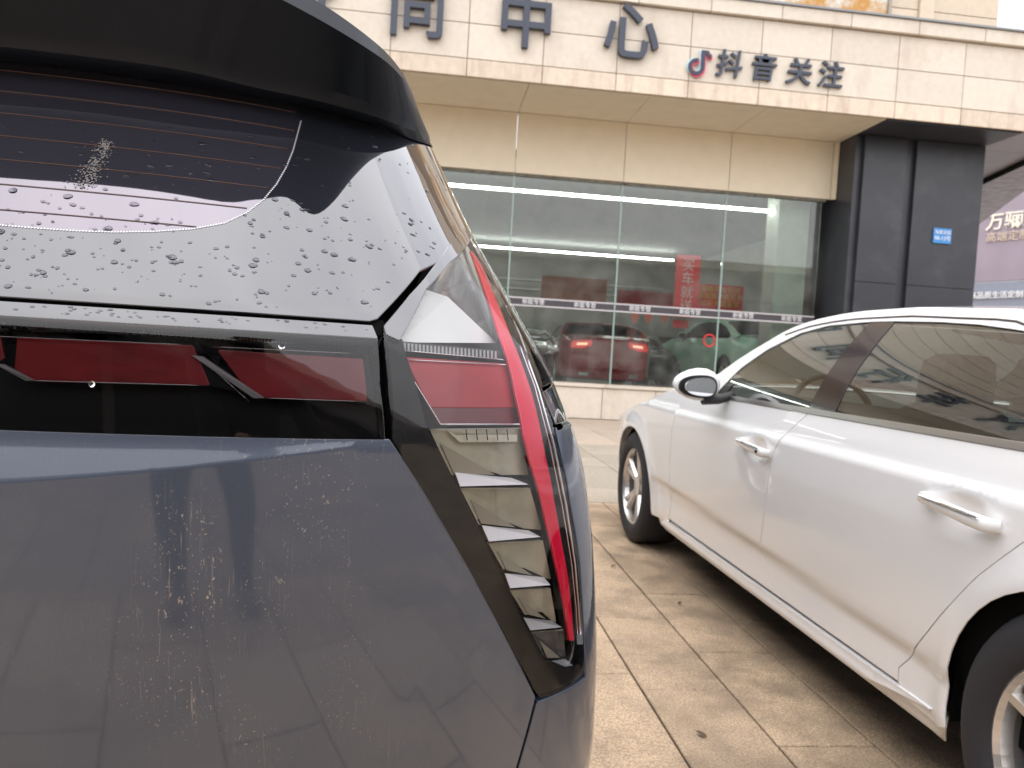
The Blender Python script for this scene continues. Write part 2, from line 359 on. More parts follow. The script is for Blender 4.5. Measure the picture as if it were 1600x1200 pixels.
# ================================================================== SHOWROOM BUILDING
YF, YP = 12.5, 11.1
M_stone = mat('cream_stone', (.64, .575, .485), .7, var=.06, vscale=12, rand=.045, world_pos=True, bump=.2, bscale=80,
              stain=((.36, .27, .20), 1.1, .54, .80, .5, (1.2, 1, .55)))
M_stone_low = mat('stained_cream_stone', (.66, .56, .45), .75, var=.1, vscale=10, rand=.07, world_pos=True, bump=.3, bscale=80,
                  stain=((.34, .25, .19), 1.8, .50, .72, .6, (2.5, 1, .35)))
M_plaster = mat('cream_panel', (.76, .68, .53), .6, var=.04, vscale=4, rand=.03, world_pos=True)
M_soffit = mat('soffit_panel', (.68, .62, .50), .6, var=.05, vscale=4, rand=.03, world_pos=True)
M_line = mat('joint_brown', (.28, .20, .13), .9)  # brown joint colour behind the stone blocks
M_clad = mat('charcoal_cladding', (.026, .029, .038), .38, var=.15, vscale=2.5, world_pos=True, spec=.6, stain=((.09, .09, .095), 1.5, .5, .8, .6, (1, 1, 1)))
M_sign = mat('dark_letter', (.035, .045, .07), .35)
bld = empty('showroom_building', (0, YF, 0), 0, 'cream stone car showroom with glass front, overhanging fascia and dark column', 'building')
def B(name, x, y, z, m, parent=bld, bev=0.):
    o = box(name, x, y, z, m, None, bev); o.parent = parent
    base = np.zeros(3); p = parent
    while p is not None: base += np.array(p.location); p = p.parent
    o.location = Vector(np.array(o.location) - base); return o
XL, XR = -16.0, 16.0
# fascia core + blocks
fas = B('fascia', (XL, XR), (YP + .03, YF + .2), (5.0, 6.44), M_line)
def blocks(parent, x0, x1, wx, z0, z1, y, m, ox=0., g=.010, nm='stone_block', th=.03):
    n0 = math.floor((x0 - ox) / wx)
    x = ox + n0 * wx
    while x < x1:
        a, b = max(x, x0), min(x + wx, x1)
        if b - a > .06: B(nm, (a + g / 2, b - g / 2), (y, y + th), (z0 + g / 2, z1 - g / 2), m, parent, .004)
        x += wx
blocks(fas, XL, XR, 1.1, 4.98, 5.235, YP, M_stone_low, 4.744)
blocks(fas, XL, XR, 1.1, 5.235, 5.735, YP, M_stone, 4.744)
blocks(fas, XL, XR, 1.1, 5.735, 6.245, YP, M_stone, 4.744)
blocks(fas, XL, XR, 1.1, 6.25, 6.46, YP - .07, M_stone, 5.0, th=.12)
B('cornice_cap', (XL, XR), (YP - .10, YF), (6.462, 6.49), mat('grey_flashing', (.25, .26, .27), .5), fas)
# soffit
for k in range(-10, 4):
    a = 1.27 + 1.83 * k; b = min(a + 1.83, 6.86)
    if a < 6.8: B('soffit_panel', (a + .004, b - .004), (YP + .06, YF - .004), (4.978, 4.998), M_soffit)
    if a < 6.8:
        B('wall_panel', (a + .006, b - .006), (YF, YF + .06), (4.0, 4.975), M_plaster, bev=.003)
B('edge_panel', (6.83, 6.85), (YF - .03, YF + .06), (4.0, 4.975), M_plaster)
B('head_frame', (XL, 6.7), (YF + .02, YF + .11), (3.955, 3.995), mat('stained_frame', (.16, .15, .12), .8, var=.5, vscale=14, world_pos=True))
# low wall
blocks(bld, XL, 6.7, .92, .0, .53, YF - .05, M_stone, .2, th=.12)
blocks(bld, XL, 6.7, 1.4, .53, .60, YF - .08, M_stone, .2, th=.25, nm='sill_stone')
B('wall_core', (XL, 6.7), (YF + .02, YF + .14), (0, .52), M_line)
# upper storey, set back a little; ends where the sky starts
M_upper = mat('upper_stone', (.62, .52, .40), .7, var=.06, vscale=10, rand=.04, world_pos=True)
UY = 11.5
up = B('upper_wall', (XL, 8.8), (UY + .04, 16), (6.49, 12.5), M_line)
for zz in np.arange(6.49, 12, .36):
    for (xa, xb) in ((6.98, 7.46), (7.70, 8.84)) + tuple((x, min(x + 1.1, 4.6)) for x in np.arange(-6.4, 4.6, 1.1)):
        B('stone_block', (xa + .005, xb - .005), (UY, UY + .05), (zz + .005, zz + .355), M_upper, up, .004)
B('pilaster', (7.46, 7.70), (UY - .05, UY + .05), (6.49, 12.5), M_upper, up, .004)
# sign board on the upper wall (only its rusted lower edge shows)
brd = empty('billboard_frame', (5.8, UY, 6.62), 0, 'rust-stained framed board above the cornice of the showroom', 'sign board')
B('board', (4.62, 6.9), (UY - .06, UY - .0), (6.66, 9.0), mat('rusty_board', (.62, .62, .55), .6, stain=((.50, .25, .05), 2.2, .42, .56, 1, (1, 1, 1)), world_pos=True), brd)
B('frame', (4.6, 6.94), (UY - .09, UY - .005), (6.615, 6.66), mat('frame_metal', (.3, .27, .22), .5, metal=.5), brd)
B('frame', (6.9, 6.95), (UY - .09, UY - .005), (6.66, 9.0), MATS['frame_metal'], brd)
# dark column and dark soffit
col = B('column', (6.86, 9.08), (11.98, YF + 1.2), (0, 4.96), M_clad)
for xa, xb in ((6.98, 7.72), (7.90, 9.12)):
    for za, zb in ((0, 2.55), (2.556, 4.955)):
        B('cladding_panel', (xa, xb), (11.90, 11.975), (za, zb), M_clad, col, .004)
B('dark_soffit', (6.87, 9.14), (YP + .06, 13.5), (4.965, 4.997), M_clad)
# portico beyond the column
M_port = mat('portico_panel', (.30, .29, .31), .25, var=.1, vscale=2, world_pos=True, spec=.8)
M_port2 = mat('portico_mottled', (.32, .29, .28), .22, var=.35, vscale=5, world_pos=True, stain=((.16, .12, .09), 2.5, .5, .75, .7, (.4, 2, 1)), spec=.8)  # far ceiling panel: mottled grey-brown tone
pq = [onZ(1400, 205, 4.985), onZ(1760, 232, 4.985), onZ(1700, 205, 4.985), onZ(1537, 281, 4.985), onZ(1660, 222, 4.985)]
pt = empty('portico_roof', (9, 12, 0), 0, 'grey panelled canopy ceiling beyond the dark column', 'canopy')
def lp(name, pts, thick, m, parent):
    base = np.array(parent.location); return prism(name, [np.asarray(p) - base for p in pts], thick, m, parent)
a1, a2 = onZ(1480, 308, 4.985), onZ(1700, 204, 4.985)       # diagonal black beam
b1, b2 = onZ(1440, 417, 4.985), onZ(1720, 212, 4.985)       # diagonal far edge
dv = (a2 - a1)
near = []
for k in range(7):
    y0 = 11.2 + k * 1.0
    def xat(y): return a1[0] + (a2[0] - a1[0]) * (y - a1[1]) / (a2[1] - a1[1])
    xa = 9.16; xb0 = min(16, max(xa, xat(y0))); xb1 = min(16, max(xa, xat(y0 + .985)))
    if k < 4 or True:
        lp('ceiling_panel', [(xa, y0, 4.985), (max(xb0, xa + .02), y0, 4.985), (max(xb1, xa + .01), y0 + .985, 4.985), (xa, y0 + .985, 4.985)], (0, 0, .02), M_port, pt)
lp('ceiling_panel', [a1 + [0, 0, .012], a2 + [0, 0, .012], b2 + [0, 0, .012], b1 + [0, 0, .012]], (0, 0, .03), M_port2, pt)
tube('beam', [a1 + [0, 0, -.03], a2 + [0, 0, -.03]], .055, M_gap, pt).location = -Vector(pt.location)
# purple shop front beyond
A, Bp = onY(1490, 431, 24), onY(1760, 402, 19.5); dA = (Bp - A); dA[2] = 0; LA = np.linalg.norm(dA); ang = math.atan2(dA[1], dA[0]); nA = np.array([math.sin(ang), -math.cos(ang), 0])
shop = empty('furniture_shop', (A[0], A[1], 0), ang, 'lilac and blue-grey shop front with pale lettering beyond the column', 'shop')
box('billboard', (-3, LA + 3), (0, .2), (4.25, 8.5), mat('lilac_panel', (.33, .28, .335), .5, var=.08, vscale=1.2), shop)
box('wall', (-3, LA + 3), (.02, .3), (0, 4.22), mat('blue_grey_panel', (.27, .30, .37), .5, var=.05), shop)
M_pale = mat('pale_letter', (.85, .80, .70), .5); M_tan = mat('tan_letter', (.62, .50, .42), .5); M_wlet = mat('white_letter', (.85, .86, .88), .5)
def local_on_shop(x, y):
    d = ray(x, y); q0 = np.array([A[0], A[1], 0]); t = ((q0 - CAM) @ nA) / (d @ nA); P = CAM + d * t; return ((P - q0) @ (dA / LA), P[2])
u, z = local_on_shop(1541, 350); text('letters', '万骊家居', (u, -.03, z), .58, M_pale, shop, .015, .012, align='LEFT')
u, z = local_on_shop(1541, 373); text('letters', '高端定制体验馆', (u, -.03, z), .34, M_tan, shop, .01, .004, align='LEFT')
u, z = local_on_shop(1515, 463); text('letters', '高品质生活定制', (u, -.03, z), .24, M_wlet, shop, .01, .004, align='LEFT')
# address plate
pl_ = onY(1471, 369, 11.9)
plate = tag(box('address_plate', (pl_[0] - .16, pl_[0] + .16), (11.872, 11.898), (pl_[2] - .125, pl_[2] + .125), mat('blue_enamel', (.05, .26, .62), .35), None, .004), 'small blue enamel address plate on the dark column', 'plate')
text('plate_text', '海棠北街', (0, -.016, .055), .075, M_wlet, plate, .001); text('plate_text', '98-12号', (0, -.016, -.045), .09, M_wlet, plate, .001)

# fascia lettering: note logo and four characters
sg = empty('fascia_sign', (4.9, YP, 5.5), 0, 'dark sign letters and musical note logo on the cream fascia', 'sign')
M_red = mat('logo_red', (.80, .06, .16), .4); M_cyan = mat('logo_cyan', (.55, .75, .85), .4); M_blk = mat('logo_black', (.03, .03, .06), .4)
def note(dx, dz, dy, m, nm):
    V = []; Fc = []
    def ringpart(cx, cz, R, r, a0, a1, n=22):
        b = len(V)
        for i in range(n + 1):
            a = a0 + (a1 - a0) * i / n
            for rr in (R, r):
                for yy in (0, .02): V.append((cx + rr * math.cos(a), yy, cz + rr * math.sin(a)))
        for i in range(n):
            q = b + i * 4; Fc.extend([(q, q + 4, q + 6, q + 2), (q + 1, q + 3, q + 7, q + 5), (q, q + 1, q + 5, q + 4), (q + 2, q + 6, q + 7, q + 3)])
    def bar(x0, x1, z0, z1):
        b = len(V)
        for yy in (0, .02): V.extend([(x0, yy, z0), (x1, yy, z0), (x1, yy, z1), (x0, yy, z1)])
        Fc.extend([(b, b + 1, b + 2, b + 3), (b + 7, b + 6, b + 5, b + 4), (b, b + 4, b + 5, b + 1), (b + 1, b + 5, b + 6, b + 2), (b + 2, b + 6, b + 7, b + 3), (b + 3, b + 7, b + 4, b)])
    ringpart(0, -.06, .125, .068, math.radians(75), math.radians(360)); bar(.068, .125, -.06, .19)
    ringpart(.235, .19, .11, .165 - .11 + .0, math.radians(180), math.radians(262), 10)
    o = meshobj(nm, [(v[0] + dx, v[1] + dy, v[2] + dz) for v in V], Fc, m, sg); return o
LG = onY(1087, 100, YP) - np.array([4.9, YP, 5.5])
note(LG[0] - .022, LG[2] + .01, -.030, M_cyan, 'logo'); note(LG[0] + .012, LG[2] - .018, -.045, M_red, 'logo'); note(LG[0] - .004, LG[2], -.06, M_blk, 'logo')
for ch, px in zip('抖音关注', ((1137, 104), (1190, 110), (1246, 116), (1295, 121))):
    p = onY(*px, YP) - np.array([4.9, YP, 5.5])
    text('letter', ch, (p[0], -.03, p[2]), .42, M_sign, sg, .02, .0055, shear=.12)
big = empty('roof_sign', (.5, YP, 5.75), 0, 'large dark channel letters spaced along the cream fascia', 'sign')
for k, ch in enumerate('新程汽车行同中心'):
    xx = 2.72 - (7 - k) * 1.56
    text('letter', ch, (xx - .5, -.05, .03), .86, M_sign, big, .04, .012)

# ---- glazing
M_shop_gl = glassy('showroom_glass', (.86, .91, .88), 0., 1.5, dirt=.06, boost=1.3)
M_gedge = mat('glass_edge', (.33, .45, .42), .3)
xs = [1.27 + 1.83 * k for k in range(-9, 3)] + [6.66]
for i in range(len(xs) - 1):
    B('window_pane', (xs[i] + .012, xs[i + 1] - .012), (YF + .06, YF + .072), (.60, 3.96), M_shop_gl)
    B('glass_seam', (xs[i] - .011, xs[i] + .011), (YF + .045, YF + .085), (.60, 3.955), M_gedge)
M_strip = mat('strip_dark', (.06, .055, .065), .5); M_strip_w = mat('strip_border', (.62, .60, .62), .5)
st = B('safety_strip', (XL, 6.66), (YF + .050, YF + .056), (1.85, 1.955), M_strip)
for zz in ((1.955, 1.975), (1.83, 1.85)): B('strip_border', (XL, 6.66), (YF + .050, YF + .057), zz, M_strip_w, st)
for i in range(len(xs) - 5, len(xs) - 1):
    for q in (.24, .72):
        text('strip_text', '新能专营', (xs[i] + 1.83 * q + 4.67, -.006, 0), .095, M_wlet, st, .001, .0)
# ---- showroom interior
sh_fl = box('floor', (XL, 7.2), (YF + .15, 24), (.38, .42), mat('showroom_floor', (.35, .34, .32), .12, var=.05)); tag(sh_fl, kind='structure')
sh_wl = box('wall', (XL, 9), (24, 24.2), (.3, 4.8), mat('showroom_wall', (.42, .42, .40), .7, var=.1, vscale=1)); tag(sh_wl, kind='structure')
sh_wr = box('wall', (8.3, 8.4), (13.9, 24), (.3, 4.8), mat('showroom_wall_pale', (.6, .62, .58), .7)); tag(sh_wr, kind='structure')
sh_cl = box('ceiling', (XL, 9), (YF + .1, 24.2), (4.25, 4.4), mat('showroom_ceiling', (.40, .41, .40), .7, var=.06, vscale=.8)); tag(sh_cl, kind='structure')
ip = tag(box('interior_pillar', (6.05, 6.62), (12.9, 13.4), (.42, 4.25), mat('pale_green_plaster', (.68, .74, .66), .6), None, .01), 'pale green-white pillar just behind the right end of the glass front', 'pillar')
M_tube = mat('lit_tube', (1, 1, 1), .5, emit=(1, .99, .95), emit_s=9)
for yy, x0, x1, r in ((13.2, XL, 6.2, .022), (21.6, XL, 7.0, .025)):
    zt = {13.2: 3.86, 16.2: 4.16, 19.0: 4.16, 21.6: 4.0}[yy]
    t_ = tag(box('tube_light', (x0, x1), (yy - r, yy + r), (zt - r, zt + r), M_tube), {13.2: 'long lit ceiling tube just behind the showroom glass', 16.2: 'second lit ceiling tube behind the showroom glass', 19.0: 'third lit ceiling tube deep in the showroom', 21.6: 'faint lit ceiling tube near the showroom back wall'}[yy], 'tube light', 'ceiling tubes of the showroom')
for k, zz in enumerate((3.35, 3.05, 2.75)):
    tag(box('wall_rail', (XL, 7.5), (23.93, 23.99), (zz, zz + .05), mat('pale_rail', (.7, .7, .68), .5)), ['uppermost pale rail along the showroom back wall', 'middle pale rail along the showroom back wall', 'lowest pale rail along the showroom back wall'][k], 'wall rail')
def flat(name, p0, p1, Y, m, label, cat, th=.02):
    """a board facing the street, its top-left and bottom-right measured at depth Y"""
    a, b = onY(*p0, Y), onY(*p1, Y)
    return tag(box(name, (a[0], b[0]), (Y, Y + th), (b[2], a[2]), m), label, cat), a, b
M_rban = mat('red_banner', (.75, .04, .05), .55, var=.08, vscale=2)
M_obrd = mat('orange_board', (.50, .17, .10), .6, var=.25, vscale=1.1); M_yel = mat('yellow_letter', (.85, .6, .1), .5)
o1, a, b = flat('wall_poster', (847, 430), (946, 482), 18.5, M_obrd, 'wide reddish-orange poster wall behind the red sedan', 'poster')
o1, a, b = flat('wall_poster', (965, 452), (1050, 489), 19.5, M_rban, 'red poster board low on the wall between red sedan and vertical banner', 'poster')
o1, a, b = flat('vertical_banner', (1058, 397), (1089, 497), 14.6, M_rban, 'tall vertical red banner with white characters in the showroom', 'banner')
text('banner_text', '买\n车\n就\n送', (0, -.02, 0), .27, mat('pink_white_letter', (.8, .6, .6), .5), o1, .002)
o1, a, b = flat('red_poster', (1090, 443), (1160, 486), 15.0, M_rban, 'red horizontal poster with yellow writing beside the vertical banner', 'poster')
text('poster_text', '新春购车钜惠\n百城联动疯狂购\n欢迎光临鉴赏', (0, -.02, 0), .14, M_yel, o1, .002)
o1, a, b = flat('banner_tail', (1052, 499), (1075, 513), 14.8, M_rban, 'short red banner end hanging under the safety strip', 'banner')
for k, x in enumerate((992, 1014, 1039)):
    p = onY(x, 494, 15.2); s_ = .10
    tag(prism('pennant', [(p[0] - s_, 15.2, p[2] + .12), (p[0] + s_, 15.2, p[2] + .12), (p[0] + s_ * .8, 15.2, p[2] - .04), (p[0], 15.2, p[2] - .16), (p[0] - s_ * .8, 15.2, p[2] - .04)][::-1], (0, .012, 0), mat('orange_red_cloth', (.65, .12, .05), .7)),
        ['leftmost of the three orange-red pennants in the showroom', 'middle one of the three orange-red pennants', 'rightmost of the three orange-red pennants'][k], 'pennant', 'hanging pennants')
stk = onY(1108, 532, YF + .05)
sp_ = [np.array([stk[0] + .10 * math.cos(a_), YF + .044, stk[2] + .10 * math.sin(a_)]) for a_ in np.linspace(0, 2 * math.pi, 24, endpoint=False)]
stc = tube('door_sticker', sp_, .014, M_rban, None, 6, closed=True); tag(stc, 'round red ring sticker on the glass in front of the green crossover', 'sticker')
# daylight door at the back
a, b = onY(1180, 449, 23.9), onY(1262, 520, 23.9)
dr = empty('back_window', (a[0], 23.9, b[2]), 0, 'bright back window of the showroom right of the red poster', 'window')
box('pane', (0, b[0] - a[0]), (0, .02), (0, a[2] - b[2]), mat('daylight_pane', (.8, .82, .78), .5, emit=(.8, .85, .78), emit_s=.55), dr)
for k in range(4): box('frame', (k * (b[0] - a[0]) / 3 - .04, k * (b[0] - a[0]) / 3 + .04), (-.05, -.005), (0, a[2] - b[2]), mat('green_frame', (.08, .16, .12), .5), dr)
box('notice', (.5, .95), (-.03, -.008), (a[2] - b[2] - .55, a[2] - b[2] - .1), M_rban, dr)

# ================================================================== CAR BUILDER (sedan / hatch, local: x right, y forward, z up)
HW = .92
XIN = ([.17, .20, .27, .33, .45, .60, .70, .806, .822, .86, .905, .95, 1.05, 1.13, 1.21, 1.28, 1.5],
       [.065, .046, .034, .028, .017, .006, .001, .002, .017, .025, .036, .052, .110, .160, .215, .272, .45])
RAIL = ([-1.2, -1.0, -.72, -.58, -.1, .215, .40, .634, .94, 1.09, 1.234, 1.365, 1.456, 1.595, 1.70, 1.77, 1.92, 2.154, 2.33, 2.68, 3.1, 3.5, 3.65],
        [.90, .935, .955, .985, 1.14, 1.225, 1.237, 1.253, 1.256, 1.249, 1.234, 1.203, 1.155, 1.087, 1.028, .990, .938, .918, .891, .80, .71, .62, .56])
def sm(x, kx, ky, h):
    return (np.interp(x - h, kx, ky) + np.interp(x + h, kx, ky) + 2 * np.interp(x, kx, ky) + np.interp(x - h / 2, kx, ky) * 2 + np.interp(x + h / 2, kx, ky) * 2) / 8
HANDLES = ((1.15, .755), (.09, .752))
TX = Tab(lambda z: (np.interp(z, *XIN) * .5 + sm(z, *XIN, .012) * .5) if z < .905 else .036 + .28 * (z - .905) + .9 * (z - .905) ** 2, .17, 1.5, 1330)
def car_side(y, z):
    tp = (.30 * ((y - 2.9) / .85) ** 2.3 if y > 2.9 else 0) + (.20 * ((-.35 - y) / .85) ** 2.3 if y < -.35 else 0)
    tp = min(tp, .5)
    xin = TX(z)
    # crease rising gently along the lower doors
    if .2 < z < .6 and -.1 < y < 2.4:
        zc = .39 + .03 * (y - 1); xin += .013 * (1 / (1 + math.exp((z - zc) / .007))) * min(max((z - .26) / .10, 0), 1)
    for hy, hz in HANDLES:
        xin += .020 * math.exp(-(((y - hy) / .062) ** 2) ** 1.4 - (((z - hz) / .036) ** 2) ** 1.4)
    # soft wheel-arch flare
    for wy in (-.25, 2.77):
        r = math.hypot(y - wy, z - .30); xin -= .016 * math.exp(-((r - .37) / .05) ** 2) * (1 if z < .75 else 0)
    return np.array([HW - tp - xin, y, z])
def car_top(u, y):
    zr = sm(y, *RAIL, .03); p = car_side(y, zr)
    f = 1 - u * u; bow = np.interp(y, [-1.2, -.6, 0, .9, 1.27, 1.95, 2.4, 3.0, 3.65], [-.12, -.10, -.05, 0, .05, .34, .30, .16, .20])
    crown = np.interp(y, [-1.2, -.6, .9, 2.34, 3.65], [.02, .03, .028, .03, .06])
    # edge softened by a power so that roof meets rail with rounding
    ff = 1 - abs(u) ** 2.4
    return np.array([u * p[0], y + bow * f, zr + crown * ff])
def car_end(u, z, rear):
    y0 = -1.2 if rear else 3.65
    p = car_side(y0, z); f = 1 - u * u
    k = np.interp(z, [.2, .45, .62, .9], [-.02, .05, .03, 0]) if rear else np.interp(z, [.18, .4, .56], [0, .05, 0])
    if rear: return np.array([u * p[0], y0 - .12 * f - k, z])
    return np.array([u * p[0], y0 + .20 * f + k, z])
def circ(cy, cz, r, a0, a1, n): return [(cy + r * math.cos(a0 + (a1 - a0) * i / n), cz + r * math.sin(a0 + (a1 - a0) * i / n)) for i in range(n + 1)]
_wheel = {}
def wheel(parent, x, y, R=.318, wdt=.22, side=-1, fine=True):
    w_ = empty('wheel', (x, y, R), 0, parent=parent)
    key = (R, fine)
    if key not in _wheel:
        n = 56 if fine else 24
        prof = [(.0, .215), (.012, .222), (.020, .235), (.022, .262), (.018, .285), (.008, .305), (-.008, .3155), (-.025, .318), (-.195, .318), (-.212, .305), (-.222, .26), (-.205, .215)]
        V = []; Fc = []
        for i in range(n):
            a = 2 * math.pi * i / n
            for (o, r) in prof: V.append((-o, r * R / .318 * math.cos(a), r * R / .318 * math.sin(a)))
        m = len(prof)
        for i in range(n):
            for k in range(m - 1): Fc.append((i * m + k, i * m + k + 1, ((i + 1) % n) * m + k + 1, ((i + 1) % n) * m + k))
        ty = meshobj('tyre', V, Fc, M_rubber, None, smooth=True); tme = ty.data; bpy.data.objects.remove(ty)
        # rim: barrel, lip, five twin spokes, hub, bolts
        V = []; Fc = []
        prof = [(.004, .222), (.006, .214), (-.006, .206), (-.03, .200), (-.17, .196)]
        for i in range(n):
            a = 2 * math.pi * i / n
            for (o, r) in prof: V.append((-o, r * math.cos(a), r * math.sin(a)))
        m = len(prof)
        for i in range(n):
            for k in range(m - 1): Fc.append((i * m + k, ((i + 1) % n) * m + k, ((i + 1) % n) * m + k + 1, i * m + k + 1))
        def spoke(a, w0, w1, r0, r1, o0, o1, sh=0):
            b = len(V); ca, sa = math.cos(a), math.sin(a)
            for r, wd, o, s in ((r0, w0, o0, 0), (r1, w1, o1, sh)):
                for dw, dd in ((-wd, -.016), (-wd * .55, 0), (wd * .55, 0), (wd, -.016), (wd, -.04), (-wd, -.04)):
                    q = dw + s; V.append((-(o + dd), r * ca - q * sa, r * sa + q * ca))
            for k in range(6): Fc.append((b + k, b + (k + 1) % 6, b + 6 + (k + 1) % 6, b + 6 + k))
        for k in range(5):
            a = math.radians(90 + 72 * k + 14)
            spoke(a, .020, .017, .045, .206, -.022, -.004, .030); spoke(a, .020, .017, .045, .206, -.022, -.004, -.030)
        def disc(r, o, d, nn=20):
            b = len(V); V.append((-o, 0, 0))
            for k in range(nn): q = 2 * math.pi * k / nn; V.append((-o + .004, r * math.cos(q), r * math.sin(q)))
            for k in range(nn): q = 2 * math.pi * k / nn; V.append((-(o - d), r * 1.06 * math.cos(q), r * 1.06 * math.sin(q)))
            for k in range(nn):
                j = (k + 1) % nn; Fc.append((b, b + 1 + k, b + 1 + j)); Fc.append((b + 1 + k, b + 1 + nn + k, b + 1 + nn + j, b + 1 + j))
        disc(.055, -.014, .04)
        ri = meshobj('rim', V, Fc, M_alloy, None); rme = ri.data; bpy.data.objects.remove(ri)
        V = []; Fc = [];
        for k in range(28): q = 2 * math.pi * k / 28; V.append((.075, .15 * math.cos(q), .15 * math.sin(q)))
        for k in range(28): q = 2 * math.pi * k / 28; V.append((.1, .15 * math.cos(q), .15 * math.sin(q)))
        Fc = [tuple(range(28))] + [(k, (k + 1) % 28, 28 + (k + 1) % 28, 28 + k) for k in range(28)]
        di = meshobj('brake_disc', V, Fc, mat('brake_steel', (.18, .17, .17), .4, metal=.8), None); dme = di.data; bpy.data.objects.remove(di)
        V = [(.11, .2 * math.cos(2 * math.pi * k / 24), .2 * math.sin(2 * math.pi * k / 24)) for k in range(24)]
        bk = meshobj('backing', V, [tuple(range(24))], M_gap, None); bme = bk.data; bpy.data.objects.remove(bk)
        _wheel[key] = (tme, rme, dme, bme)
    for nm, me in zip(('tyre', 'rim', 'brake_disc', 'backing'), _wheel[key]): link(nm, me, w_)
    if side > 0: w_.scale = (-1, 1, 1)
    return w_

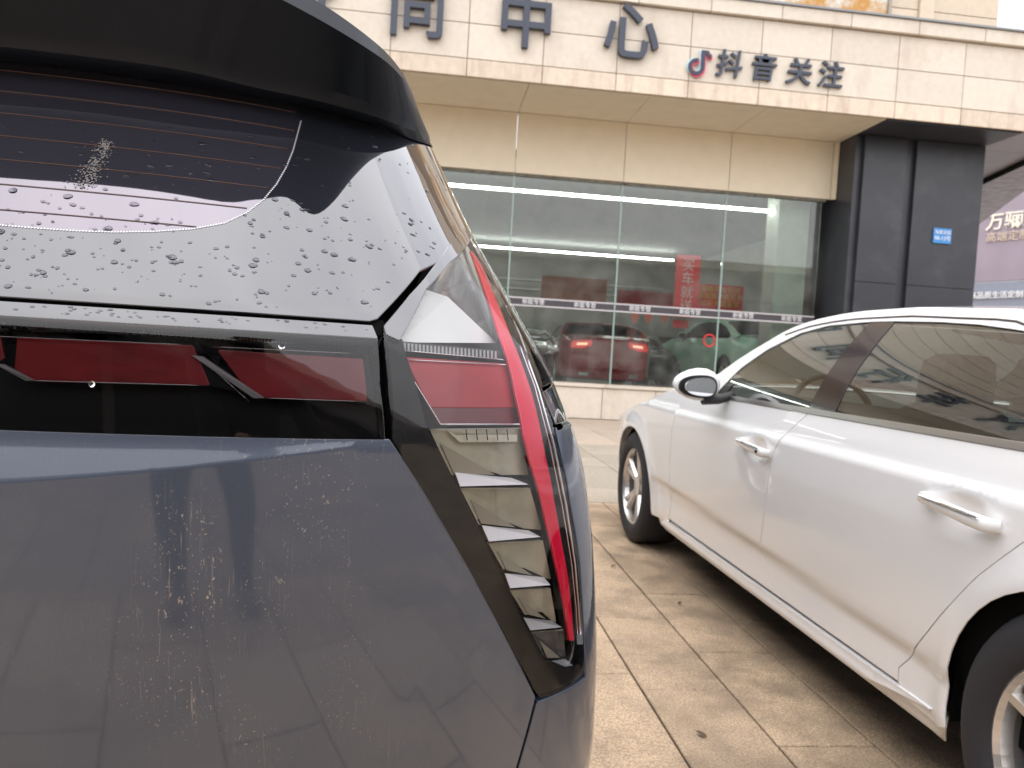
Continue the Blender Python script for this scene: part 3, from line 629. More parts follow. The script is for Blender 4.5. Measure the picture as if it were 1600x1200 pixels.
def build_car(name, loc, rz, label, paint, scale=(1, 1, 1), fine=True, glass=None, inv=None, tail=None, detail=True):
    r = empty(name, loc, rz, label, 'car'); r.scale = scale
    glass = glass or glassy('car_glass', (.64, .72, .67), 0., 1.5, dirt=.012, boost=1.9)
    R1 = .03 if fine else .12
    sidesets = [-1, 1]
    DLO_F = [(1.72, .925), (1.58, 1.02), (1.42, 1.11), (1.28, 1.165), (1.1, 1.195), (.86, 1.205), (.80, .925)]
    DLO_R = [(.75, 1.205), (.50, 1.195), (.30, 1.18), (.0, 1.12), (-.22, 1.04), (-.36, .97), (-.34, .925), (.70, .925)]
    if inv is not None:
        I = inv
        px = lambda *a: I(*a)
        DLO_F = [px(1117, 617), px(1157, 575), px(1200, 545), px(1250, 520), px(1294, 508), px(1359, 502), px(1262, 638)]
        a_ = px(1397, 501); DLO_R = [a_, px(1469, 502), px(1530, 506), px(1590, 514)] + [(-.05, .5 * (px(1590, 514)[1] + 1.10)), (-.25, 1.03), (-.38, .96), (-.36, .925), px(1302, 646)]
    seamB = [(1.0, .27), (1.01, .35), (1.018, .55), (1.02, .70), (.985, .78), (.90, .85), (.80, .905)]
    if inv is not None:
        seamB = [(1.02, .27), px(1191, 870), px(1194, 800), px(1206, 715), px(1226, 680), px(1262, 646)]; seamB[-1] = (seamB[-1][0], .905)
    seamA = [(2.15, .27), (2.13, .5), (2.09, .72), (2.05, .83), (2.05, .905)]
    archR = circ(-.25, .30, .365, math.radians(-8), math.radians(188), 26)
    archF = circ(2.77, .30, .365, math.radians(-8), math.radians(188), 26)
    seamC = [(.30, .27), (.235, .34), (.13, .50), (.06, .60), (-.02, .70), (-.10, .80), (-.16, .905)]
    if inv is not None:
        seamC = [(.31, .27), px(1404, 1043), px(1420, 1030), px(1470, 960), px(1527, 900), px(1597, 848)]; seamC += [(seamC[-1][0] - .10, .80), (seamC[-1][0] - .15, .905)]
    g = .0032
    hx = [(hy + dy, hz + dz) for hy, hz in HANDLES for dy in np.linspace(-.1, .1, 29) for dz in np.linspace(-.045, .045, 15)] + [(y_, z_) for y_ in np.arange(-.3, 2.1, .022) for z_ in (.806, .8115, .817, .8225, .829)] if fine else []
    for sd in sidesets:
        f = (lambda u, v, sd=sd: car_side(u, v) * np.array([sd, 1, 1]))
        nside = 1 if sd > 0 else -1
        near = fine and sd < 0
        res = .028 if near else .10
        def P(nm, poly, m, res=res, **k): return panel(nm, f, poly, m, r, res=res, side=nside, **k)
        zf = list(np.linspace(2.05, 3.65, 12))
        P('front_fender', [(a + g, b) for a, b in seamA] + [(2.2, .905)] + [(y, min(.905, sm(y, *RAIL, .03) - .002)) for y in np.linspace(2.3, 3.65, 14)] + [(3.65, .22), (3.16, .22)] + archF + [(2.40, .235), (2.17, .235)], paint)
        dA_ = [(a - g, b) for a, b in seamA]; dB = [(a + g, b) for a, b in seamB]
        if near: P('gap_backing', [(-.2, .29), (2.2, .29), (2.2, .90), (-.2, .90)], M_gap, off=-.030, res=.1, th=.001)
        d_f = P('front_door', dB + dA_[::-1], paint, extra=hx if near else ())
        dB2 = [(a - g, b) for a, b in seamB]; dC = [(a + g, b) for a, b in seamC]
        d_r = P('rear_door', dC + dB2[::-1], paint, extra=hx if near else ())
        dC2 = [(a - g, b) for a, b in seamC]
        P('rear_fender', [(-1.2, .24), (-.63, .24)] + archR[::-1] + [(.14, .235), (.29, .235)] + dC2 + [(-.64, .905)] + [(y, sm(y, *RAIL, .03) - .002) for y in (-.72, -.85, -1.0, -1.1, -1.2)], paint)
        top = [(y, sm(y, *RAIL, .03) - .001) for y in np.linspace(2.2, -.62, 60)]
        P('window_frame', [(-.62, .923), (1.86, .923), (1.92, .907), (2.2, .907)] + top, paint, holes=[DLO_F, DLO_R] if False else [[DLO_F[0]] + DLO_F[1:6] + DLO_R[0:-1] + [DLO_R[-1], DLO_F[-1]]], res=.02 if near else .06)
        P('belt_trim', [(-.63, .9065), (1.90, .9065), (1.86, .9225), (-.63, .9225)], M_satin, off=.003, res=.03 if near else .2)
        P('side_glass', DLO_F, glass, off=-.006, th=.002); P('side_glass', DLO_R, glass, off=-.006, th=.002)
        P('pillar_trim', [DLO_F[-1], DLO_F[-2], DLO_R[0], DLO_R[-1]], mat('pillar_gloss', (.018, .012, .016), .15, coat=.3), off=-.003)
        P('pillar_trim', [DLO_F[0], (DLO_F[0][0] + .04, .928), (DLO_F[0][0] - .10, .928), (DLO_F[0][0] - .14, DLO_F[0][1] + .055)], M_blackpl, off=-.002)
        if near:
            sk = (lambda u, v: car_side(u, v) * np.array([-1, 1, 1]) + np.array([-.008 * math.exp(-((v - .225) / .018) ** 2), 0, 0]))
            panel('side_skirt', sk, [(.45, .222), (2.2, .205), (2.26, .225), (2.2, .250), (.36, .258), (.17, .262)], paint, r, res=.02, side=-1, off=.006, th=.014)
            P('sill', [(.16, .185), (2.35, .185), (2.35, .268), (.12, .268)], paint, off=-.012, res=.05)
        else: P('sill', [(.12, .17), (2.35, .17), (2.35, .268), (.12, .268)], paint, off=-.004)
        for wy in (-.25, 2.77):
            # wheel-house
            V = []; Fc = []; n = 18
            for i in range(n + 1):
                a = math.radians(-6 + 192 * i / n)
                for xx in (min(HW - .035, car_side(wy + .366 * math.cos(a), .6)[0] - .02), HW - .34): V.append((sd * xx, wy + .366 * math.cos(a), .30 + .366 * math.sin(a)))
            for i in range(n): Fc.append((2 * i, 2 * i + 1, 2 * i + 3, 2 * i + 2))
            b = len(V); V += [(sd * (HW - .34), wy + .366 * math.cos(math.radians(-6 + 192 * i / n)), .30 + .366 * math.sin(math.radians(-6 + 192 * i / n))) for i in range(n + 1)]
            Fc.append(tuple(range(b, b + n + 1)))
            meshobj('wheel_liner', V, Fc, M_gap, r)
            wheel(r, sd * (HW - .022), wy, side=sd, fine=fine)
        # handle: two feet and a bar, a lock button
        if near:
            for k, (hy, hz) in enumerate(HANDLES):
                par = d_f if k == 0 else d_r
                x0 = sd * (HW + .028); pts = [(x0 - sd * .035, hy + .118, hz + .012), (x0 - sd * .006, hy + .10, hz + .011), (x0, hy + .05, hz + .008), (x0 + sd * .001, hy, hz + .004), (x0, hy - .06, hz - .001), (x0 - sd * .006, hy - .105, hz - .004), (x0 - sd * .03, hy - .122, hz - .005)]
                hnd = tube('handle', pts, .012, mat('handle_paint', (.80, .80, .79), .2, coat=1), par, 10, [.010, .013, .0135, .0135, .0145, .015, .012])
                for v in hnd.data.vertices: v.co.z = pts[3][2] + (v.co.z - pts[3][2]) * 1.15; v.co.x = x0 + (v.co.x - x0) * .8
                tube('handle_strip', [(x0 + sd * .0115, hy - .10, hz + .008), (x0 + sd * .013, hy, hz + .014), (x0 + sd * .011, hy + .09, hz + .018)], .003, M_chrome, par, 6)
                if k == 0: tube('lock_button', [(x0 + sd * .008, hy - .085, hz - .004), (x0 + sd * .0135, hy - .085, hz - .004)], .005, M_gap, par, 8)
        # mirror
        if detail:
            mr = empty('wing_mirror', (0, 0, 0), 0, parent=r)
            def ell(a, b, c, cx, cy, cz, nm, m, n=16, cut=None):
                V = []; Fc = []
                for i in range(n // 2 + 1):
                    th = math.pi * i / (n // 2)
                    for k in range(n):
                        ph = 2 * math.pi * k / n; X, Y, Z = math.sin(th) * math.cos(ph), math.cos(th), math.sin(th) * math.sin(ph)
                        if Y < 0: Y *= .30
                        V.append((cx + a * X, cy + b * Y, cz + c * Z * (1 - .18 * X * sd)))
                for i in range(n // 2):
                    for k in range(n): Fc.append((i * n + k, i * n + (k + 1) % n, (i + 1) * n + (k + 1) % n, (i + 1) * n + k))
                return meshobj(nm, V, Fc, m, mr, smooth=True)
            cx, cy, cz = sd * 1.005, 1.52, .955
            if inv is not None: cx, cy, cz = sd * 1.03, 1.50, .955
            ell(.100, .075, .066, cx, cy, cz + .008, 'mirror_housing', paint)
            # rear rim + glass
            def ring(ax, az, yy, nm, m, e=.0):
                V = [(cx, yy, cz)]; n = 28
                for k in range(n):
                    q = 2 * math.pi * k / n; X, Z = math.cos(q), math.sin(q); V.append((cx + ax * math.copysign(abs(X) ** .8, X), yy + .0, cz + az * math.copysign(abs(Z) ** .8, Z) * (1 - .18 * X * sd)))
                V += [(v[0], yy + .02, v[2]) for v in V[1:]]
                Fc = [(0, 1 + (k + 1) % n, 1 + k) for k in range(n)] + [(1 + k, 1 + (k + 1) % n, 1 + n + (k + 1) % n, 1 + n + k) for k in range(n)]
                return meshobj(nm, V, Fc, m, mr)
            ring(.080, .046, cy - .024, 'mirror_rim', M_blackpl); mg = ring(.068, .036, cy - .052, 'mirror_glass', mat('mirror', (.85, .87, .88), .01, metal=1))
            for v in mg.data.vertices: v.co.y += (v.co.x - cx) * sd * -.22 + .0
            tube('mirror_stalk', [(sd * .86, cy + .03, .925), (sd * .93, cy + .01, .905), (cx - sd * .03, cy, cz - .055)], .02, M_blackpl, mr)
    T = car_top
    for nm, ya, yb, m in (('hood', 1.98, 3.65, paint), ('roof', .16, 1.27, paint), ('trunk_lid', -1.2, -.64, paint)):
        panel(nm, T, [(-1, ya), (1, ya), (1, yb), (-1, yb)], m, r, res=.07, side=1, th=.01)
    panel('windshield', T, [(-.95, 1.29), (.95, 1.29), (.96, 1.96), (-.96, 1.96)], glass, r, res=.09, off=-.004, th=.002)
    panel('rear_glass', T, [(-.93, -.62), (.93, -.62), (.94, .14), (-.94, .14)], glass, r, res=.09, off=-.004, th=.002)
    for s in (-1, 1):
        panel('pillar', T, [(s * .95, 1.27), (s * 1., 1.27), (s * 1., 1.97), (s * .96, 1.97)][::s], paint, r, res=.06, th=.02)
        panel('pillar', T, [(s * .94, -.64), (s * 1., -.64), (s * 1., .16), (s * .94, .16)][::s], paint, r, res=.06, th=.02)
    if near_line := fine:
        tube('roof_trim', [(-(car_side(y, sm(y, *RAIL, .03) - .028)[0] + .002), y, sm(y, *RAIL, .03) - .028) for y in np.linspace(-.3, 1.35, 24)], .003, mat('rubber_line', (.10, .09, .08), .8), r, 6)
    re = lambda u, v: car_end(u, v, True); fe = lambda u, v: car_end(u, v, False)
    panel('rear_bumper', re, [(-1, .22), (1, .22), (1, .62), (-1, .62)], paint, r, res=.1, side=1)
    tg = panel('boot_panel', re, [(-1, .625), (1, .625), (1, .93), (-1, .93)], paint, r, res=.1, side=1)
    panel('front_bumper', fe, [(-1, .2), (1, .2), (1, .56), (-1, .56)], paint, r, res=.1, side=-1)
    panel('grille', fe, [(-.42, .26), (.42, .26), (.5, .54), (-.5, .54)], M_blackpl, r, res=.1, side=-1, off=.006)
    for s in (-1, 1):
        panel('headlight', fe, [(s * .6, .45), (s * .98, .47), (s * .98, .55), (s * .56, .55)][::s], mat('headlight_lens', (.5, .52, .55), .08, coat=1), r, res=.1, side=-1, off=.006)
        tl = [(s * .48, .80), (s * .72, .74), (s * .99, .74), (s * .99, .86), (s * .50, .885)][::s]
        panel('tail_light', re, tl, mat('tail_red', (.60, .02, .03), .12, coat=1, emit=(.9, .05, .04), emit_s=.35), r, res=.1, off=.006)
        panel('tail_light_core', re, [(s * .60, .80), (s * .86, .79), (s * .86, .83), (s * .60, .84)][::s], mat('tail_clear', (.85, .6, .5), .2, emit=(1, .6, .4), emit_s=.7), r, res=.1, off=.012)
        panel('exhaust', re, [(s * .55, .26), (s * .8, .26), (s * .8, .32), (s * .55, .32)][::s], M_chrome, r, res=.1, off=.008)
    panel('number_plate', re, [(-.24, .42), (.24, .42), (.24, .53), (-.24, .53)], mat('plate_paint', (.5, .15, .15), .5), r, res=.1, off=.008)
    box('underbody', (-.74, .74), (-.95, 3.3), (.19, .24), M_gap, r);  # plain dark box under the floor, added to block light
    # cabin
    if detail:
        cab = M_cabin
        box('cabin_floor', (-.74, .74), (-.55, 2.3), (.30, .36), cab, r)
        def seat(x, y):
            s = empty('seat', (x, y, .36), 0, parent=r)
            box('cushion', (-.25, .25), (-.1, .42), (0, .2), cab, s, .05)
            V = []; Fc = []; 
            prof = [(-.02, .16, .23), (-.06, .35, .25), (-.11, .55, .24), (-.15, .66, .19), (-.16, .70, .12), (-.165, .78, .12), (-.17, .86, .11), (-.18, .89, .07)]
            n = 14
            for (yy, zz, hw_) in prof:
                for k in range(n):
                    q = 2 * math.pi * k / n; V.append((hw_ * math.copysign(abs(math.cos(q)) ** .6, math.cos(q)), yy + .065 * math.copysign(abs(math.sin(q)) ** .7, math.sin(q)), zz * .86))
            for i in range(len(prof) - 1):
                for k in range(n): Fc.append((i * n + k, i * n + (k + 1) % n, (i + 1) * n + (k + 1) % n, (i + 1) * n + k))
            Fc.append(tuple((len(prof) - 1) * n + k for k in range(n)))
            meshobj('backrest', V, Fc, cab, s, smooth=True)
        for x in (-.38, .38): seat(x, 1.02); seat(x, .02)
        dash = meshobj('dashboard', [(-.74, 1.80, .60), (.74, 1.80, .60), (.74, 1.76, .86), (-.74, 1.76, .86), (.52, 2.15, .945), (-.52, 2.15, .945)], [(0, 1, 2, 3), (3, 2, 4, 5), (0, 3, 5), (1, 4, 2)], cab, r)
        sw = [( -.38 + .185 * math.cos(q), 1.60 + .06 * math.sin(q), .85 + .175 * math.sin(q)) for q in np.linspace(0, 2 * math.pi, 28, endpoint=False)]
        tube('steering_wheel', sw, .014, M_blackpl, r, 8, closed=True)
        tube('steering_hub', [(-.38, 1.66, .85), (-.38, 1.59, .85)], .06, M_blackpl, r, 12)
        tube('steering_spoke', [(-.56, 1.60, .85), (-.20, 1.60, .85)], .013, M_blackpl, r, 6)
        for sd in (-1, 1):
            box('door_trim', (min(sd * .80, sd * .846), max(sd * .80, sd * .846)), (-.3, 2.05), (.3, .955), cab, r)
        box('headliner', (-.55, .55), (.2, 1.15), (1.235, 1.243), M_cabin_lt, r)
        box('parcel_shelf', (-.68, .68), (-.70, -.2), (.86, .9), cab, r)
    return r

CARX, CARY = 2.12, 1.46
_ci = Inv(lambda u, v: car_side(u, v) * np.array([-1, 1, 1]) + np.array([CARX, CARY, 0]), (-.4, 3.3), (.15, 1.3), (120, 90))
white = build_car('white_sedan', (CARX, CARY, 0), 0, 'white sedan parked on the granite paving right of the dark SUV', M_white, inv=_ci)

# showroom cars
def show_car(nm, px, Y, rz, label, col, scale, group=None):
    p = onY(px, 560, Y); return build_car(nm, (p[0], p[1], .42), rz, label, mat(nm + '_paint', col, .2, coat=1), scale, fine=False, glass=glassy('dark_car_glass', (.10, .12, .12), 0, 1.5))
show_car('red_sedan', 936, 14.9, math.radians(-4), 'dark red sedan seen from behind inside the showroom', (.36, .014, .022), (1, .95, 1.05))
show_car('green_hatchback', 1185, 14.9, math.radians(12), 'mint green crossover inside the showroom behind the white sedan', (.55, .90, .70), (1.05, .85, 1.25))
show_car('grey_sedan', 1015, 18.6, math.radians(200), 'grey coupe facing the glass between red sedan and green crossover', (.12, .15, .15), (.95, .9, .95))
show_car('silver_sedan', 790, 19.5, math.radians(185), 'silver-grey sedan at the left end of the visible showroom', (.22, .23, .21), (1, .9, 1))

#SUVPART
# ================================================================== DARK SUV (tail towards the camera)
XC, DCR, NN_ = -.70, .42, 3.0
_t = np.linspace(0, 1, 2001) * math.pi / 2
_q = np.sin(_t) ** (2 / NN_); _yy = DCR * (1 - np.clip(np.cos(_t), 0, 1) ** (2 / NN_))
_s = np.concatenate([[0], np.cumsum(np.hypot(np.diff(_q * .9), np.diff(_yy)))]); SMAX = float(_s[-1])
ZK = [.2, .45, .62, .70, .80, .90, .955, 1.0, 1.06, 1.12, 1.18, 1.25, 1.32, 1.40, 1.43, 1.48, 1.6]
WK = [1.0482, 1.0074, 0.9834, 0.9719, 0.9559, 0.9325, 0.9118, 0.8952, 0.8591, 0.8245, 0.7893, 0.751, 0.7187, 0.683, 0.668, 0.635, 0.57]
WK[0] = 1.0; WK[1] = 1.0
UPZ = [.948, 1.0525, 1.057, 1.0725, 1.077, 1.30, 1.42, 1.6]; UPY = [.0, .010, .0125, .0225, .025, .166, .245, .37]
TQ = Tab(lambda a: np.interp(a, _s, _q), 0, SMAX, 4000); TY = Tab(lambda a: np.interp(a, _s, _yy), 0, SMAX, 4000)
TW = Tab(lambda z: sum(np.interp(z + d, ZK, WK) for d in (-.03, -.015, 0, .015, .03)) / 5, .2, 1.6, 1400)
TU = Tab(lambda z: np.interp(z, UPZ, UPY), .94, 1.6, 2640)
def suv_s(s, z):
    a = abs(s); q = TQ(a); yy = TY(a); ex = max(a - SMAX, 0.)
    W = TW(z)
    zc = .90 + .048 * min(max((a - .25) / .40, 0), 1) ** 1.3
    if z >= .948: y = .737 + TU(z)
    elif z > zc: y = .737 - .28 * (.948 - z)
    else: y = .737 - .28 * (.948 - zc) + .09 * (zc - z) + .25 * (zc - z) ** 2
    if z < .40: y += .6 * (.40 - z)
    tp = .35 * max(ex - 3.4, 0) ** 1.6
    # shoulder line and lower door scoop along the flank, growing from the lamp forwards
    k = min(max((a - 1.0) / .3, 0), 1)
    W += k * (.014 * math.exp(-((z - .90) / .03) ** 2) - .02 * math.exp(-((z - .55) / .12) ** 2))
    for wy in ((1.72 - .737 - DCR, 4.50 - .737 - DCR) if ex > 0 else ()):
        r = math.hypot(ex - wy, z - .36); W += .022 * math.exp(-((r - .44) / .06) ** 2) * k
    return np.array([XC + math.copysign(1, s) * (q * W - tp), y + yy + ex, z])
def soff(d):
    def f(s, z):
        return suv_s(s, z) + snormal(suv_s, s, z, 1, .004) * d
    return f
suv = empty('dark_suv', (XC, .74, 0), 0, 'dark blue-grey SUV filling the left, tail lamp and wet rear glass toward the camera', 'car')
SB = np.array([XC, .74, 0.])
SI = Inv(suv_s, (-.3, 1.08), (.40, 1.56), (140, 140))
def SP(name, poly, m, parent=suv, surf=suv_s, **k):
    return panel(name, surf, poly, m, parent, local=SB if parent is suv else SB, **k)
M_tail = MATS['grey_blue_metallic_paint']
# dusty tailgate paint: the same paint under specks and dry run marks
def dusty():
    m = M_tail.copy(); m.name = 'dusty_metallic_paint'; n = m.node_tree; L = n.links.new; b = n.nodes['Principled BSDF']
    src = n.nodes.new('ShaderNodeTexCoord').outputs['Object']
    def noise(scale, det=4, ro=.6):
        mp = n.nodes.new('ShaderNodeMapping'); mp.inputs['Scale'].default_value = scale; L(src, mp.inputs[0])
        t = n.nodes.new('ShaderNodeTexNoise'); t.inputs['Scale'].default_value = 1; t.inputs['Detail'].default_value = det; t.inputs['Roughness'].default_value = ro; L(mp.outputs[0], t.inputs[0]); return t.outputs[0]
    def rng(v, a, b_, o, lo=0.):
        r = n.nodes.new('ShaderNodeMapRange'); r.inputs[1].default_value = a; r.inputs[2].default_value = b_; r.inputs[3].default_value = lo; r.inputs[4].default_value = o; L(v, r.inputs[0]); return r.outputs[0]
    def op(o_, a, b_):
        m_ = n.nodes.new('ShaderNodeMath'); m_.operation = o_
        for k, q in enumerate((a, b_)):
            if isinstance(q, float): m_.inputs[k].default_value = q
            else: L(q, m_.inputs[k])
        return m_.outputs[0]
    sx = n.nodes.new('ShaderNodeSeparateXYZ'); L(src, sx.inputs[0])
    off = op('ABSOLUTE', op('SUBTRACT', sx.outputs[0], .53), 0.); band = rng(off, .03, .17, .0, 1.0)      # grime is thickest in one broad streak
    everywhere = op('ADD', op('MULTIPLY', band, .9), .12)
    streak = rng(noise((420, 30, 14), 5, .7), .60, .70, .55); speck = rng(noise((330, 200, 260), 2), .66, .70, .9); flick = rng(noise((150, 60, 55), 3, .75), .655, .69, .75)
    patch = rng(noise((9, 9, 7)), .42, .62, 1.)
    tot = op('MULTIPLY', op('MULTIPLY', op('ADD', op('ADD', streak, speck), flick), everywhere), patch)
    film = rng(noise((3.5, 3, 2.5), 5), .3, .8, .05, .018)
    adn = n.nodes.new('ShaderNodeMath'); adn.operation = 'ADD'; adn.use_clamp = True; L(tot, adn.inputs[0]); L(film, adn.inputs[1])
    ad2 = adn
    old = b.inputs['Base Color'].links[0].from_socket if b.inputs['Base Color'].links else None
    # dust is a diffuse layer over the clear coat
    df = n.nodes.new('ShaderNodeBsdfDiffuse'); df.inputs[0].default_value = (.36, .31, .25, 1)
    ms = n.nodes.new('ShaderNodeMixShader'); L(ad2.outputs[0], ms.inputs[0]); L(b.outputs[0], ms.inputs[1]); L(df.outputs[0], ms.inputs[2])
    L(ms.outputs[0], [q for q in n.nodes if q.type == 'OUTPUT_MATERIAL'][0].inputs[0])
    return m
M_dusty = dusty()
ta, tb, tcn = SI(608, 688), SI(836, 1090), SI(806, 1200)
# inner dark shell closes every gap
SP('inner_shell', mirror_poly([(0, .34), (1.9, .34), (1.9, 1.0), (1.28, 1.0), (1.28, 1.40), (0, 1.40)]), M_gap, off=-.055, res=.06)
zb = ta[1]
SP('tailgate', mirror_poly([(0, .462), (tcn[0] - .012, .462), (tcn[0], tcn[1]), (tb[0], tb[1]), (ta[0], ta[1]), (0, ta[1])]), M_dusty, res=.016, th=.016, ne=.002, extra=[(s_, .90 + .048 * min(max((abs(s_) - .25) / .40, 0), 1) ** 1.3 + d_) for s_ in np.linspace(-.62, .62, 160) for d_ in (-.004, -.0015, .0015, .004)])
sb_ = SI(842, 1098)
SP('rear_bumper', mirror_poly([(0, .455), (tcn[0] - .006, .455), (tcn[0] + .006, tcn[1]), (sb_[0] - .002, sb_[1]), SI(880, 1082), SI(912, 1062), (1.16, .600), (1.26, .60), (1.26, .30), (0, .30)]), M_suv, res=.02, th=.014)
RA = .43; wsx = SMAX + 1.72 - .737 - DCR; wfx = SMAX + 4.50 - .737 - DCR
aR = circ(wsx, .36, RA, math.radians(-8), math.radians(188), 24); aF = circ(wfx, .36, RA, math.radians(-8), math.radians(188), 24)
lo = [SI(914, 1050), SI(910, 960), SI(905, 880), SI(889, 780), SI(874, 700), SI(867, 668)]
for sgn in (1, -1):
    mr = (lambda p: [(a * sgn, b) for a, b in p][::sgn])
    body = [(1.265, .605), (wsx - RA - .0, .30)] if False else []
    fender = [(lo[0][0] + .003, .603), (1.262, .603), (1.262, .30)] + aR[::-1] + [(2.25, .30), (2.25, .953), (SI(866, 662)[0] + .006, .953)] + [(a + .004, b) for a, b in lo[::-1]]
    SP('rear_fender', mr(fender), M_suv, res=.03, th=.012)
    SP('rear_door', mr([(2.256, .30), (3.25, .30), (3.25, .953), (2.256, .953)]), M_suv, res=.08)
    SP('front_door', mr([(3.256, .30), (wfx - RA - .05, .30), (wfx - RA - .02, .6), (4.2, .953), (3.256, .953)]), M_suv, res=.08)
    SP('front_fender', mr([(wfx - RA - .044, .30)] + aF[::-1] + [(wfx + RA + .03, .30), (wfx + .55, .34), (wfx + .55, .93), (4.206, .953), (wfx - RA - .014, .6)]), M_suv, res=.08)
    qs = SI(838, 590); qt = SI(802, 495)
    SP('side_window', mr([(SI(868, 655)[0] + .005, .963), (4.1, .963), (3.3, 1.37), (1.30, 1.37), (1.115, 1.25), (1.065, 1.18), (1.045, 1.10), (1.038, 1.016), (SI(850, 612)[0] + .006, SI(850, 612)[1])]), mat('privacy_glass', (.01, .012, .015), .03, coat=1), res=.05, off=-.003)
    SP('belt_trim', mr([(1.2, .955), (4.15, .955), (4.15, .962), (1.2, .962)]), M_satin, res=.05, off=.004)
    SP('roof_rail_panel', mr([(1.262, 1.374), (3.3, 1.374), (3.2, 1.50), (1.262, 1.46)]), M_suv, res=.06)
    SP('sill', mr([(1.9, .22), (wfx - .4, .22), (wfx - .4, .298), (1.9, .298)]), M_blackpl, res=.2)
    for (wx_, wyw) in ((0, 1.72), (0, 4.50)):
        W0 = suv_s(SMAX + 1.0, .36)[0] - XC
        wh = wheel(suv, sgn * (W0 - .0), wyw - SB[1], R=.36, wdt=.24, side=sgn); wh.location.z = .36
        V = []; Fc = []; n = 16
        for i in range(n + 1):
            a = math.radians(-20 + 220 * i / n)
            for xx in (W0 - .05, W0 - .34): V.append((sgn * xx, wyw - SB[1] + .432 * math.cos(a), .36 + .432 * math.sin(a)))
        for i in range(n): Fc.append((2 * i, 2 * i + 1, 2 * i + 3, 2 * i + 2))
        meshobj('wheel_liner', V, Fc, M_gap, suv)
SP('seal', mirror_poly([(0, 1.064), (.70, 1.064), (.70, 1.08), (0, 1.08)]), M_gap, off=-.006, th=.002)
# ---- rear glass with ceramic border
zs_ = 1.0765
gl_lo = SI(589, 498); gl_r = SI(723, 343)
top = 1.41
frit_half = [(0, zs_ - .001), (gl_lo[0] - .01, zs_ - .001), (gl_lo[0], gl_lo[1] + .001)] + [SI(656, 421)] + [(gl_r[0], gl_r[1]), (1.262, gl_r[1] + .06), (1.262, top), (0, top)]
inner_px = [(0, 352), (60, 357), (120, 361), (180, 363), (240, 362), (300, 358), (350, 349), (385, 333), (412, 312), (432, 288), (447, 262), (458, 235), (466, 205), (470, 190)]
inner = [SI(*p) for p in inner_px]; inner = [(0, inner[0][1])] + inner + [(inner[-1][0], 1.385), (0, 1.385)]
def ior(m, v):
    m.node_tree.nodes['Principled BSDF'].inputs['IOR'].default_value = v; return m
M_frit = ior(mat('ceramic_border_glass', (.016, .018, .024), .02, coat=1, var=.1, spec=.5), 1.8)
M_pane = ior(mat('tinted_rear_glass', (.028, .028, .038), .02, coat=1, spec=.5), 2.15)
SP('rear_glass_border', mirror_poly(frit_half), M_frit, holes=[mirror_poly(inner)], res=.022, th=.005)
rg = SP('rear_glass', mirror_poly(inner), M_pane, res=.022, off=-.0003, th=.003)
M_pane.node_tree.nodes['Principled BSDF'].inputs['Specular Tint'].default_value = (1, .88, 1, 1)
# dotted edge of the ceramic border
bmv = []; bmf = []
dl = [p for p in densify(inner[1:-2], .0034, closed=False)]
for (a, b) in dl:
    for sg_ in (1, -1):
        P0 = suv_s(a * sg_, b); N0 = snormal(suv_s, a * sg_, b, 1); u_ = np.cross(N0, [0, 0, 1.]); u_ /= np.linalg.norm(u_); v_ = np.cross(N0, u_)
        k0 = len(bmv); bmv += [P0 + N0 * .0006 + (u_ * math.cos(q) + v_ * math.sin(q)) * .00105 - SB for q in np.linspace(0, 2 * math.pi, 6, endpoint=False)]; bmf.append(tuple(range(k0, k0 + 6)))
o = meshobj('border_dots', bmv, bmf, mat('pale_dots', (.75, .74, .78), .4), suv); tag(o, kind='stuff')
M_heat = mat('heater_wire', (.16, .085, .055), .5)
for k in range(9):
    zz = 1.135 + k * .0285; zmax_s = np.interp(zz, [p[1] for p in inner[1:-2]], [p[0] for p in inner[1:-2]]) - .006
    pts = [suv_s(s, zz) + snormal(suv_s, s, zz, 1) * .0004 - SB for s in np.linspace(-zmax_s, zmax_s, 50)]
    tube('heater_wire', pts, .00042, M_heat, suv, 4)
# black strip below the glass: top bevel belongs to the light bar lens
bar_r0, bar_r1 = SI(600, 684), SI(578, 503)
M_lens_dk = glassy('smoked_lens', (.55, .54, .55), .02, 1.5, boost=1.0)
M_lens = glassy('clear_lens', (.93, .93, .93), .035, 1.5, boost=.72)
M_lamp_blk = mat('lamp_housing_black', (.006, .006, .007), .5, spec=.25)
M_lred = mat('lamp_red', (.36, .004, .014), .3, coat=0, var=.15, vscale=25)
M_lred2 = mat('bar_red', (.60, .04, .05), .3, coat=.5, var=.2, vscale=18, stain=((.12, .01, .015), 9, .5, .7, .6, (1, 1, 3)))
M_ribbon = mat('lamp_ribbon_red', (.78, .006, .05), .2, coat=.3)
bar = empty('light_bar', (0, 0, 0), 0, parent=suv)
def BP(name, poly, m, d=0., th=.004, res=.02, sym=False, parent=bar):
    f = soff(d) if d else suv_s
    return panel(name, f, poly, m, parent, res=res, th=th, local=SB)
BP('lens', mirror_poly([(0, .951), (bar_r0[0], .951), (SI(592, 600)[0], SI(592, 600)[1]), (bar_r1[0] + .002, 1.0565), (0, 1.0565)]), M_lens_dk, th=.006, res=.007)
BP('shelf', mirror_poly([(0, 1.0570), (bar_r1[0] + .002, 1.0570), (bar_r1[0] + .001, 1.0698), (0, 1.0698)]), M_frit, th=.006, res=.012)
BP('housing', mirror_poly([(0, .948), (bar_r0[0] - .002, .948), (bar_r1[0], 1.070), (0, 1.070)]), M_lamp_blk, d=-.028, res=.03)
def on(d): return Inv(soff(d), (-.3, 1.04), (.45, 1.40), (46, 40))
I12, I20, I8 = on(-.012), on(-.020), on(-.007)
def pxp(I, pts): return [I(*p) for p in pts]
